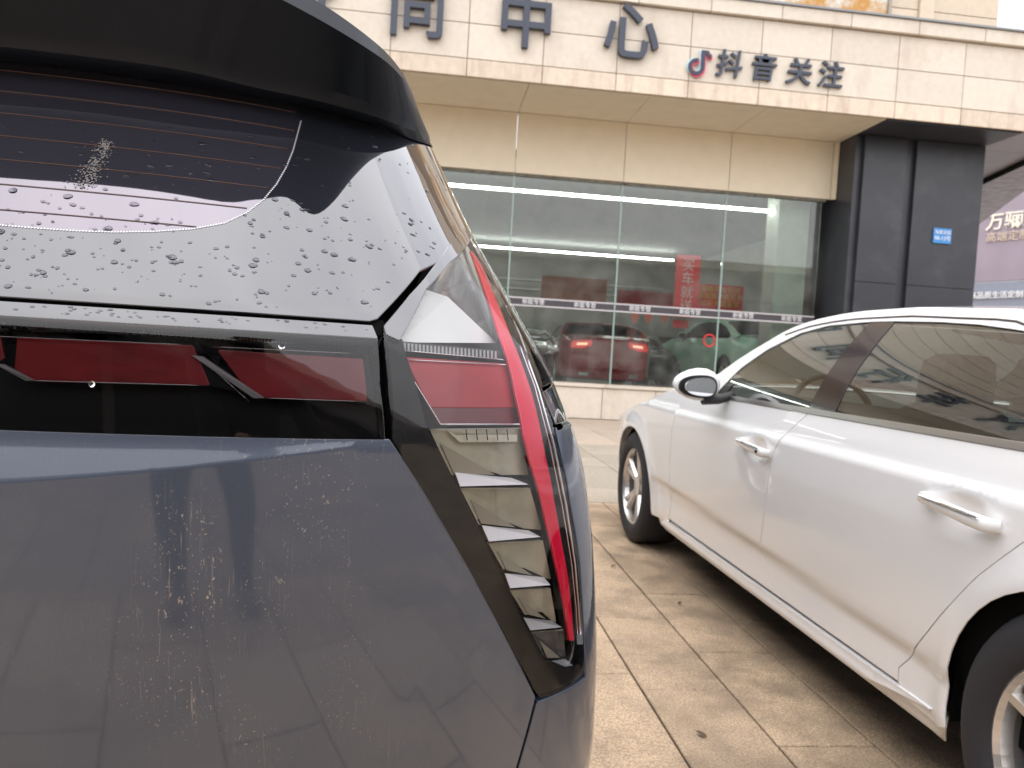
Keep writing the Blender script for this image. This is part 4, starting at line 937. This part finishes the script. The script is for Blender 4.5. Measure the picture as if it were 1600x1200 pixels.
def band(name, pts, m, I, d, th=.004, res=.02, parent=bar, both=True):
    q = pxp(I, pts)
    a = panel(name, soff(d), q, m, parent, res=res, th=th, local=SB)
    if both: panel(name, soff(d), [(-u, v) for u, v in q][::-1], m, parent, res=res, th=th, local=SB)
    return a
band('red_panel', [(342, 548), (566, 562), (572, 626), (405, 620), (385, 605)], M_lred2, I12, -.012)
band('red_panel', [(28, 528), (300, 541), (326, 601), (46, 594), (24, 575)], M_lred2, I12, -.012)
band('red_panel', [(-260, 512), (-2, 526), (4, 560), (-30, 566), (-240, 560)], M_lred2, I12, -.012)
band('ribbed_strip', [(-260, 486), (558, 528), (560, 543), (-260, 508)], mat('ribbed_smoke', (.015, .016, .02), .3, coat=.5), I20, -.020)
# ribs of the strip
for sgn in (1, -1):
    V = []; Fc = []
    for k in range(130):
        px_ = 556 - k * 5.6; y0 = 529 + (px_ - 558) * .0513
        P4 = [I12(px_, y0), I12(px_ + 2.2, y0), I12(px_ + 2.2, y0 + 12), I12(px_, y0 + 12)]
        if k > 60 and k % 2: continue
        b = len(V)
        for (u_, v_) in P4: V.append(soff(-.016)(u_ * sgn, v_) - SB)
        for (u_, v_) in P4: V.append(soff(-.021)(u_ * sgn, v_) - SB)
        Fc += [(b, b + 1, b + 2, b + 3), (b, b + 4, b + 5, b + 1), (b + 2, b + 6, b + 7, b + 3), (b + 1, b + 5, b + 6, b + 2), (b, b + 3, b + 7, b + 4)]
    tag(meshobj('rib', V, Fc, mat('rib_dark', (.03, .032, .037), .25, coat=.5), bar), kind='stuff')
M_edge = mat('lamp_edge_silver', (.62, .62, .64), .18, metal=1)
for ln in ([(330, 541.5), (560, 552.5)], [(-100, 521), (300, 539)], [(46, 594.5), (326, 602.5)], [(405, 621.5), (572, 627.5)]):
    pts = [soff(-.008)(*I8(*p)) - SB for p in densify(ln, 30, False)]; tube('edge_line', pts, .0007, M_edge, bar, 6)
def wedge(name, pts, m, parent, thick=.006, surfbase=None):
    """solid facet: (px, py, depth below the skin)"""
    V = []
    for (x, y, d) in pts:
        I = _Ic(d); V.append(soff(-d)(*I(x, y)) - SB if d else suv_s(*I(x, y)) - SB)
    c = np.mean(V, 0) + SB; nrm = np.array([.05, 1, 0.])
    return prism(name, V, nrm * thick, m, parent)
_ic = {}
def _Ic(d):
    k = round(d, 4)
    if k not in _ic: _ic[k] = on(-k)
    return _ic[k]
# slash trims: bright top face on a black wedge
wedge('slash_trim', [(299, 555, .006), (316, 557, .006), (412, 622, .006), (396, 622, .009)], mat('slash_white', (.8, .8, .82), .3), bar, .004)
wedge('slash_wedge', [(292, 556, .013), (300, 557, .013), (391, 621, .013), (372, 612, .013), (326, 602, .013)], M_lamp_blk, bar, .012)
wedge('slash_trim', [(-8, 569, .006), (4, 569, .006), (52, 594.5, .006), (40, 595, .009)], mat('slash_white', (.8, .8, .82), .3), bar, .004)
for pts in ([(322, 566), (372, 612)], [(330, 575), (390, 628)]):
    tube('edge_line', [soff(-.010)(*I12(*p)) - SB for p in densify(pts, 20, False)], .0006, M_edge, bar, 5)
# ---- corner lamp
apex = SI(727, 357)
lens_px = [(601, 509), (604, 560), (608, 620), (614, 690), (655, 762), (700, 840), (745, 917), (790, 994), (822, 1050), (838, 1080), (846, 1089), (862, 1086), (890, 1072), (914, 1050), (911, 1000), (909, 960), (904, 880), (888, 780), (872, 700), (858, 640)]
lensp = [SI(*p) for p in lens_px] + [SI(846, 604)]
lensp += [(1.025, 1.02), (1.032, 1.10), (1.055, 1.18), (1.10, apex[1] + .02)] + [SI(700, 386), SI(640, 462)]
GAPM = M_lamp_blk
def make_lamp(sg_):
    lamp = empty('tail_lamp', (0, 0, 0), 0, parent=suv)
    f0 = (lambda u, v: suv_s(u * sg_, v))
    def LP(name, poly, m, d, th=.004, res=.02, smooth=True):
        g_ = soff(-d) if d else suv_s
        return panel(name, lambda u, v: g_(u * sg_, v), poly, m, lamp, res=res, th=th, side=sg_, local=SB)
    def W(name, pts, m, thick=.006):
        V = []
        for (x, y, d) in pts:
            u_, v_ = _Ic(d)(x, y); V.append(soff(-d)(u_ * sg_, v_) - SB)
        nrm = np.array([-.30 * sg_, 1, 0.]); return prism(name, V, nrm * thick, m, lamp)
    def LN(name, pts, d, r_, m):
        I = _Ic(d); g_ = soff(-d)
        return tube(name, [g_(I(*p)[0] * sg_, I(*p)[1]) - SB for p in densify(pts, 15, False)], r_, m, lamp, 6)
    LP('lens', lensp, M_lens, 0, th=.010, res=.018)
    LP('housing', [(a, b) for a, b in lensp], M_lamp_blk, .045, th=.01, res=.03)
    # broad black frame down the inner side
    frame_px = [(604, 520), (628, 530), (634, 556), (664, 664), (706, 745), (760, 855), (815, 968), (852, 1036), (893, 1046), (905, 1040), (912, 1050), (888, 1068), (846, 1084), (822, 1046), (745, 912), (655, 757), (615, 686)]
    LP('frame', pxp(_Ic(.004), frame_px), M_lamp_blk, .004, th=.03)
    LP('gloss_strip', pxp(_Ic(.001), [(601, 510), (640, 463), (700, 387), (724, 359), (733, 374), (700, 411), (664, 452), (623, 532), (605, 524)]), M_frit, -.0012, th=.003)
    # upper clear section: pale reflector with a facet
    M_refl = mat('lamp_reflector_white', (.66, .66, .645), .25, coat=.5); M_refl2 = mat('lamp_reflector_grey', (.30, .31, .30), .12, metal=.7)
    W('reflector', [(622, 535, .010), (664, 452, .014), (700, 464, .022), (776, 536, .022)], M_refl)
    W('reflector_facet', [(664, 452, .0142), (722, 372, .012), (748, 440, .03), (776, 536, .0222), (700, 464, .0222)], M_refl2)
    W('reflector_facet', [(722, 372, .0122), (738, 396, .012), (778, 520, .02), (776, 536, .0224), (748, 440, .0302)], mat('lamp_reflector_pale', (.52, .54, .52), .2, metal=.4))
    LN('edge_line', [(622, 533), (664, 452), (722, 368)], .006, .0009, M_edge)
    LN('edge_line', [(634, 548), (786, 562)], .008, .0006, M_edge)
    # ribbed strip
    W('ribbed_strip', [(627, 533, .008), (779, 547, .008), (792, 563, .016), (628, 552, .016)], mat('rib_base', (.30, .34, .36), .25, metal=.3))
    V = []; Fc = []
    for k in range(25):
        t = k / 25; x0 = 631 + 148 * t; b = len(V)
        for (x, y, d) in ((x0, 536 + 13 * t, .0065), (x0 + 3, 536.3 + 13 * t, .0065), (x0 + 3, 549 + 11 * t, .012), (x0, 549 + 11 * t, .012)):
            u_, v_ = _Ic(d)(x, y); V.append(soff(-d)(u_ * sg_, v_) - SB)
        for q in range(4): V.append(V[b + q] + np.array([0, .004, 0]))
        Fc += [(b, b + 1, b + 2, b + 3), (b, b + 4, b + 5, b + 1), (b + 1, b + 5, b + 6, b + 2), (b + 2, b + 6, b + 7, b + 3), (b + 3, b + 7, b + 4, b)]
    tag(meshobj('rib', V, Fc, mat('rib_pale', (.62, .66, .68), .2), lamp), kind='stuff')
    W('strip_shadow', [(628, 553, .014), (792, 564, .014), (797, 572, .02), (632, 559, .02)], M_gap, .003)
    # red panel
    rp = [(633, 559), (794, 569), (813, 634), (670, 634)]
    LP('red_panel', pxp(_Ic(.014), [(633, 559), (796, 569), (806, 635), (671, 635)]), M_lred, .014)
    LP('red_panel', pxp(_Ic(.016), [(671, 635.5), (806, 635.5), (814, 662), (688, 662)]), mat('lamp_red_dark', (.12, .003, .007), .3), .016)
    LN('edge_line', [(634, 575), (688, 663), (814, 663)], .011, .0011, M_edge)
    LN('edge_line', [(636, 562), (790, 570)], .011, .0007, M_edge)
    # louvres
    M_smoke = mat('louvre_smoke', (.38, .355, .27), .28, coat=.5, var=.25, vscale=22); M_slot = M_gap
    M_top = mat('louvre_top_sky_white', (.84, .84, .88), .25, coat=.5); M_cr = mat('louvre_cream', (.46, .43, .33), .4, coat=.3)  # louvre tops: diffuse white standing in for reflected sky
    pn = [[(671, 671), (813, 669), (826, 742), (705, 742)],
          [(719, 763), (828, 763), (847, 828), (748, 820)],
          [(763, 849), (848, 845), (861, 905), (788, 893)],
          [(796, 922), (860, 920), (869, 972), (821, 962)],
          [(830, 988), (879, 984), (884, 1026), (851, 1030)]]
    for k, p in enumerate(pn):
        m_ = M_smoke if k < 4 else mat('louvre_dark', (.06, .062, .065), .2, coat=.6)
        W('louvre', [(p[0][0], p[0][1], .013), (p[1][0], p[1][1], .013), (p[2][0], p[2][1], .022), (p[3][0], p[3][1], .022)], m_)
        LN('edge_line', [p[0], p[1]], .010, .0006, mat('dull_edge', (.35, .33, .28), .3, metal=.6))
        mid = ((p[0][0] * .55 + p[1][0] * .45), p[0][1])
        a_ = (p[0][0] * .66 + p[3][0] * .34 + 6, p[0][1] * .70 + p[3][1] * .30); b_ = ((p[3][0] + p[2][0]) * .5 + 8, (p[3][1] + p[2][1]) * .5)
        pass
        W('facet', [(a_[0], a_[1], .0155), (b_[0], b_[1], .0205), (p[3][0] + 4, p[3][1] - 2, .0205)], mat('louvre_facet', (.30, .28, .22), .3, coat=.2), .0008)
    wt = [[(711, 738), (719, 760), (826, 757), (800, 747)], [(753, 821), (764, 846), (845, 839), (826, 829)], [(789, 896), (797, 919), (860, 914), (850, 902)], [(818, 965), (829, 985), (878, 980), (862, 970)], [(853, 1034), (862, 1044), (895, 1040), (884, 1030)]]
    for k, p in enumerate(wt):
        # top face, sloping: rear edge high and deep, front edge low and near
        W('louvre_top', [(p[0][0], p[0][1], .020), (p[1][0], p[1][1], .006), (p[2][0], p[2][1], .006), (p[3][0], p[3][1], .020)], M_top if k < 3 else mat('louvre_top_dull', (.45, .46, .47), .25, coat=.5), .002)
        W('louvre_slot', [(p[0][0] - 8, p[0][1] - 10, .021), (p[0][0] + 30, p[0][1] - 8, .021), (p[3][0], p[3][1], .021), (p[0][0], p[0][1], .021)], M_slot, .003)
    W('cream_pocket', [(699, 672, .0125), (712, 680, .0125), (808, 679, .0125), (808, 690, .0125), (718, 691, .0125)], M_cr, .002)
    for k in range(5): LN('pocket_divider', [(728 + 16 * k, 671), (730 + 16 * k, 688)], .010, .0006, M_slot)
    # dark strip outside the ribbon, ribbon, bright rim
    LP('rim_strip', pxp(_Ic(.010), [(806, 560), (824, 560), (860, 690), (880, 800), (894, 900), (904, 985), (897, 1000), (889, 985), (872, 900), (852, 800), (834, 700), (818, 640)]), M_lamp_blk, .010, th=.012)
    LP('ribbon', pxp(_Ic(.006), [(737, 392), (752, 412), (776, 470), (800, 530), (823, 590), (840, 650), (852, 712), (866, 783), (878, 850), (889, 912), (897, 1000), (891, 1000), (884, 950), (870, 880), (856, 820), (845, 770), (830, 722), (820, 680), (808, 620), (796, 565), (781, 520), (762, 460)]), M_ribbon, .006, th=.004, res=.012)
    LN('rim_line', [(822, 556), (842, 612), (866, 700), (884, 790), (898, 880), (904, 950), (906, 990)], .003, .0022, M_edge)
    LN('rim_line', [(812, 540), (836, 606), (860, 700), (878, 790), (893, 880), (900, 950), (902, 990)], .003, .0010, M_edge)
    LN('rim_line', [(744, 380), (778, 450), (812, 522), (824, 556)], .003, .0016, M_edge)
    return lamp
make_lamp(1); make_lamp(-1)
# ---- spoiler: a hood-like blade over the glass
def spo():
    st_ = []   # stations (attach point on glass, middle of the underside, trailing edge, top of trailing edge)
    A_s = [0, .2, .45, .6, .7, .8, .88, .95, 1.02, 1.10]
    Tpx = [None, None, (300, -70, .815), (430, -6, .85), (505, 34, .88), (568, 72, .885), (612, 104, .94), (640, 140, 1.03), (658, 185, 1.17), None]
    for k, s in enumerate(A_s):
        za = 1.346 if s < .9 else 1.346 + (s - .9) * .25
        A0 = suv_s(s, za) + snormal(suv_s, s, za, 1) * .002
        if Tpx[k] is not None: T0 = onY(*Tpx[k])
        elif s < .4: T0 = np.array([XC + (onY(300, -70, .79)[0] - XC) * (s / .45), .775 + .033 * s, onY(300, -70, .79)[2] + .012 * (.45 - s) / .45])
        else: T0 = suv_s(1.10, 1.405) + np.array([.004, -.010, .0])
        M0 = A0 * .72 + T0 * .28 + np.array([0, -.005, -.022 * min(1, (1.12 - s) * 2)])
        R0 = suv_s(s, 1.43) + np.array([-.004, .01, .035 * min(1, (1.1 - s) * 2)]); T1 = T0 + np.array([-.002, .008, .022 * min(1, (1.14 - s) * 2.4)])
        st_.append([A0, M0, M0 + (T0 - M0) * .12 + np.array([0, 0, .006]), T0, T1, T1 * .45 + R0 * .55 + np.array([0, 0, .01]), R0])
    full = [[np.array([2 * XC - p[0], p[1], p[2]]) for p in st] for st in st_[:0:-1]] + st_
    # refine stations
    out = []
    for i in range(len(full) - 1):
        q0, q1, q2, q3 = full[max(i - 1, 0)], full[i], full[i + 1], full[min(i + 2, len(full) - 1)]
        for j in range(5):
            t = j / 5; out.append([.5 * (2 * b + (c - a) * t + (2 * a - 5 * b + 4 * c - d) * t * t + (3 * b - a - 3 * c + d) * t ** 3) for a, b, c, d in zip(q0, q1, q2, q3)])
    out.append(full[-1]); m_ = 7
    V = [p - SB for st in out for p in st]; Fc = []
    for i in range(len(out) - 1):
        for k in range(m_ - 1): Fc.append((i * m_ + k, i * m_ + k + 1, (i + 1) * m_ + k + 1, (i + 1) * m_ + k))
    o = meshobj('spoiler', V, Fc, mat('spoiler_paint', (.003, .006, .012), .5, coat=.12, var=.1, spec=.3), suv, smooth=True)
    bm = bmesh.new(); bm.from_mesh(o.data); bmesh.ops.recalc_face_normals(bm, faces=bm.faces); 
    for e in bm.edges:
        if len(e.link_faces) == 2 and e.calc_face_angle(0) > .5: e.smooth = False
    bm.to_mesh(o.data); bm.free(); return o
spo()
# roof and windscreen, bonnet
def suv_top(u, y):
    pts_y = [1.15, 1.3, 2.2, 3.0, 3.45, 4.25, 4.9, 5.15]; pts_z = [1.46, 1.48, 1.54, 1.52, 1.46, 1.06, .98, .88]
    hw = [.645, .64, .635, .635, .64, .86, .84, .70]
    z = sm(y, pts_y, pts_z, .06); h = np.interp(y, pts_y, hw)
    return np.array([XC + u * h, y + .05 * (1 - u * u) * (1 if y > 2.5 else -1 * (y < 1.2)), z + .05 * (1 - abs(u) ** 2.5)])
for nm, a, b, m in (('roof', 1.25, 3.15, M_suv), ('windshield', 3.16, 4.22, mat('privacy_glass', (.01, .012, .015), .03, coat=1)), ('bonnet', 4.24, 5.15, M_suv)):
    panel(nm, suv_top, [(-1, a), (1, a), (1, b), (-1, b)], m, suv, res=.1, local=SB)
box('underbody', (-.8, .8), (.2, 4.3), (.24, .30), M_gap, suv)
box('front_bumper', (-.72, .72), (4.1, 4.42), (.28, .93), M_suv, suv, .08)
# ---- rain drops on the glass and the lens shelf
V = []; Fc = []; R2 = random.Random(5)
def drop(s, z, rx, rz, h):
    P0 = suv_s(s, z); N0 = snormal(suv_s, s, z, 1, .004); u_ = np.cross([0, 0, 1.], N0); u_ /= np.linalg.norm(u_); v_ = np.cross(N0, u_)
    n = 14; b = len(V); ph = R2.uniform(0, 6.28); am = R2.uniform(.03, .14); jit = [1 + am * math.sin(2 * math.pi * k * 2 / n + ph) + am * .6 * math.sin(2 * math.pi * k * 3 / n + 2 * ph) for k in range(n)]
    for (k, hh) in ((1., 0.), (.86, .45), (.5, .85)):
        for i in range(n):
            q = 2 * math.pi * i / n; V.append(P0 + (u_ * math.cos(q) * rx * jit[i] + v_ * math.sin(q) * rz * jit[i]) * k + N0 * (hh * h + .0003) - SB)
    V.append(P0 + N0 * (h + .0003) - SB)
    for l in range(2):
        for i in range(n): Fc.append((b + l * n + i, b + l * n + (i + 1) % n, b + (l + 1) * n + (i + 1) % n, b + (l + 1) * n + i))
    for i in range(n): Fc.append((b + 2 * n + i, b + 2 * n + (i + 1) % n, b + 3 * n))
cnt = 0
while cnt < 400:
    x, y = R2.uniform(-140, 720), R2.uniform(170, 500)
    if R2.random() < .25: y = R2.uniform(330, 500)
    lowb = 462 + x * .063 - 8
    if x > 590: lowb = 498 - (x - 590) * 1.16 - 8
    if y > lowb or (y < 215 + (abs(x - 200) * .02)) and R2.random() < .6: continue
    if not (300 < x or y > 180): continue
    s, z = SI(x, y)
    r_ = min(.0036, .0007 + R2.expovariate(1 / .0010))
    drop(s, z, r_ * R2.uniform(.95, 1.35), r_ * R2.uniform(.75, 1.0), r_ * .28)
    if R2.random() < .3: drop(s + R2.uniform(-.006, .006), z + R2.uniform(-.003, .003), r_ * .8, r_ * .6, r_ * .25)
    cnt += 1
for k in range(60):
    x = R2.uniform(-100, 580); s, z = SI(x, 468 + x * .063 + R2.uniform(4, 16)); r_ = R2.uniform(.0008, .002); drop(s, z, r_ * 1.3, r_ * .6, r_ * .3)
for k in range(26):
    t = R2.random(); x = 615 + 105 * t + R2.uniform(-6, 30); y = 505 - 130 * t + R2.uniform(0, 20); s, z = SI(x, y); r_ = R2.uniform(.0008, .0014); drop(s, z, r_, r_ * .6, r_ * .25)
o = meshobj('rain_drops', V, Fc, glassy('water_drop', (.74, .74, .77), 0., 1.36), suv, smooth=True); tag(o, kind='stuff')
# dried bird mark on the glass
V = []; Fc = []
for k in range(400):
    t = R2.random(); x = 168 - 38 * t + R2.gauss(0, 6 + 6 * t); y = 222 + 70 * t + R2.gauss(0, 3)
    s, z = SI(x, y); P0 = suv_s(s, z) + snormal(suv_s, s, z, 1) * .0007 - SB; b = len(V); r_ = R2.uniform(.0003, .0011)
    for q in range(5): V.append(P0 + np.array([math.cos(q * 1.257) * r_, math.sin(q * 1.257) * r_ * .6, math.sin(q * 1.257) * r_ * .8]))
    Fc.append(tuple(range(b, b + 5)))
tag(meshobj('dried_splash', V, Fc, mat('chalk_mark', (.20, .19, .18), .9), suv), kind='stuff')
# small round stains / screws seen on the bar
for (x, y, r_) in ((440, 541, .0032), (144, 600, .0030)):
    s, z = SI(x, y); P0 = suv_s(s, z); N0 = snormal(suv_s, s, z, 1); tube('water_blob', [P0 - SB, P0 + N0 * .0016 - SB], r_, MATS['water_drop'], bar, 14)

# ================================================================== BEHIND THE CAMERA: made-up street side, kept low and dark for what the paint mirrors
opp = empty('added_opposite_block', (0, -15, 0), 0, 'made-up low shop row with dark glass behind the camera, added to darken reflections', 'building')
M_opp = mat('opposite_render', (.22, .20, .18), .8, var=.08, vscale=.4); M_opw = mat('opposite_window', (.03, .035, .04), .15, spec=.5)
box('wall', (-48, 48), (-12, 0), (0, 6.2), M_opp, opp); box('roof_edge', (-48.2, 48.2), (-12, .5), (6.2, 6.6), mat('roof_edge_cream', (.55, .5, .42), .7), opp)
for i in range(24):
    box('window', (-47 + 4 * i, -43.4 + 4 * i), (0, .06), (.3, 4.2), M_opw, opp)
    box('canopy_panel', (-47.2 + 4 * i, -43.2 + 4 * i), (0, 1.6), (4.5, 4.65), mat('canopy_dark', (.06, .06, .065), .6), opp)
hedge = tag(box('road', (-60, 60), (-13, -7), (-.029, -.012), mat('asphalt', (.055, .055, .058), .85, var=.2, vscale=30)), kind='structure')
# the person holding the phone, leaning in behind the lens
def skin(pts, edges, sub=2):
    me = bpy.data.meshes.new('t'); me.from_pydata([p[:3] for p in pts], edges, []); o = bpy.data.objects.new('t', me); COL.objects.link(o)
    md = o.modifiers.new('s', 'SKIN'); md.use_smooth_shade = True
    for k, p in enumerate(pts):
        v = me.skin_vertices[0].data[k]; v.radius = (p[3], p[4] if len(p) > 4 else p[3]); v.use_root = (k == 0)
    m2 = o.modifiers.new('u', 'SUBSURF'); m2.levels = sub; m2.render_levels = sub
    bpy.context.view_layer.update(); r = bpy.data.meshes.new_from_object(o.evaluated_get(bpy.context.evaluated_depsgraph_get()))
    bpy.data.objects.remove(o); return r
person = empty('person', (-.36, -.45, 0), 0, 'person in dark jacket and trousers leaning forward behind the camera with a phone', 'person')
PO = np.array([-.36, -.45, 0])
SHX = .28
pts = [(-.36, -.52, .86, .15, .12), (-.34, -.48, 1.02, .14, .11), (-.31, -.38, 1.20, .17, .12), (-.29, -.30, 1.33, .10, .08), (-.27, -.22, 1.42, .055), (-.26, -.17, 1.50, .085, .095), (-.25, -.15, 1.58, .075, .085),
       (-.26, -.52, .80, .10), (-.23, -.36, .47, .068), (-.22, -.42, .10, .042), (-.22, -.33, .045, .045), (-.21, -.22, .035, .038),
       (-.46, -.52, .80, .10), (-.50, -.36, .47, .068), (-.49, -.42, .10, .042), (-.49, -.33, .045, .045), (-.51, -.22, .035, .038),
       (-.12, -.30, 1.28, .07), (.06, -.30, 1.05, .050), (.09, -.10, 1.02, .034), (.075, -.055, 1.03, .030, .018),
       (-.47, -.30, 1.28, .07), (-.42, -.26, 1.03, .050), (-.19, -.11, 1.01, .034), (-.10, -.055, 1.03, .030, .018)]
pts = [(p[0] + (SHX if k not in (19, 20, 23, 24) else 0),) + tuple(p[1:]) for k, p in enumerate(pts)]
ed = [(0, 1), (1, 2), (2, 3), (3, 4), (4, 5), (5, 6), (0, 7), (7, 8), (8, 9), (9, 10), (10, 11), (0, 12), (12, 13), (13, 14), (14, 15), (15, 16), (2, 17), (17, 18), (18, 19), (19, 20), (2, 21), (21, 22), (22, 23), (23, 24)]
bm = bmesh.new(); me = skin(pts, ed); bm.from_mesh(me)
for sg_, hx in ((1, .075), (-1, -.10)):
    for k in range(4):
        zz = 1.055 - .016 * k; L_ = (.9, 1, .95, .8)[k]
        me = skin([(hx, -.045, zz, .010), (hx - .004 * sg_, -.018, zz + .002, .009), (hx - .022 * sg_ * L_, -.008, zz + .003, .008), (hx - .042 * sg_ * L_, -.010, zz + .002, .007)], [(0, 1), (1, 2), (2, 3)], 1); bm.from_mesh(me)
    me = skin([(hx, -.055, 1.02, .012), (hx - .02 * sg_, -.050, 1.03, .010), (hx - .045 * sg_, -.042, 1.045, .008)], [(0, 1), (1, 2)], 1); bm.from_mesh(me)
for v in bm.verts: v.co -= Vector(PO)
me = bpy.data.meshes.new('body'); bm.to_mesh(me); bm.free()
for m_ in (mat('dark_jacket', (.02, .022, .028), .85), mat('skin_tone', (.45, .27, .19), .5), mat('dark_trousers', (.015, .017, .022), .85), mat('brown_shoes', (.16, .10, .07), .6)): me.materials.append(m_)
for p in me.polygons:
    c = Vector(p.center) + Vector(PO); p.use_smooth = True
    p.material_index = 3 if c.z < .09 else 2 if c.z < .92 else 1 if (c.z > 1.40 or (c.y > -.12 and c.z < 1.12)) else 0
link('body', me, person)
hm = skin([(-.265 + SHX, -.20, 1.56, .085, .08), (-.255 + SHX, -.16, 1.615, .085, .08), (-.27 + SHX, -.24, 1.50, .05)], [(0, 1), (0, 2)])
for v in hm.vertices: v.co -= Vector(PO)
link('hair', hm, person, mat('black_hair', (.01, .01, .01), .7))
phone = empty('phone', (-.02, -.03, 1.035), 0, 'black phone held level in both hands', 'phone')
box('phone_body', (-.078, .078), (-.006, .004), (-.037, .037), M_gloss, phone, .003)
tube('lens_ring', [(.02, .004, .015), (.02, .0055, .015)], .009, M_gap, phone, 16)
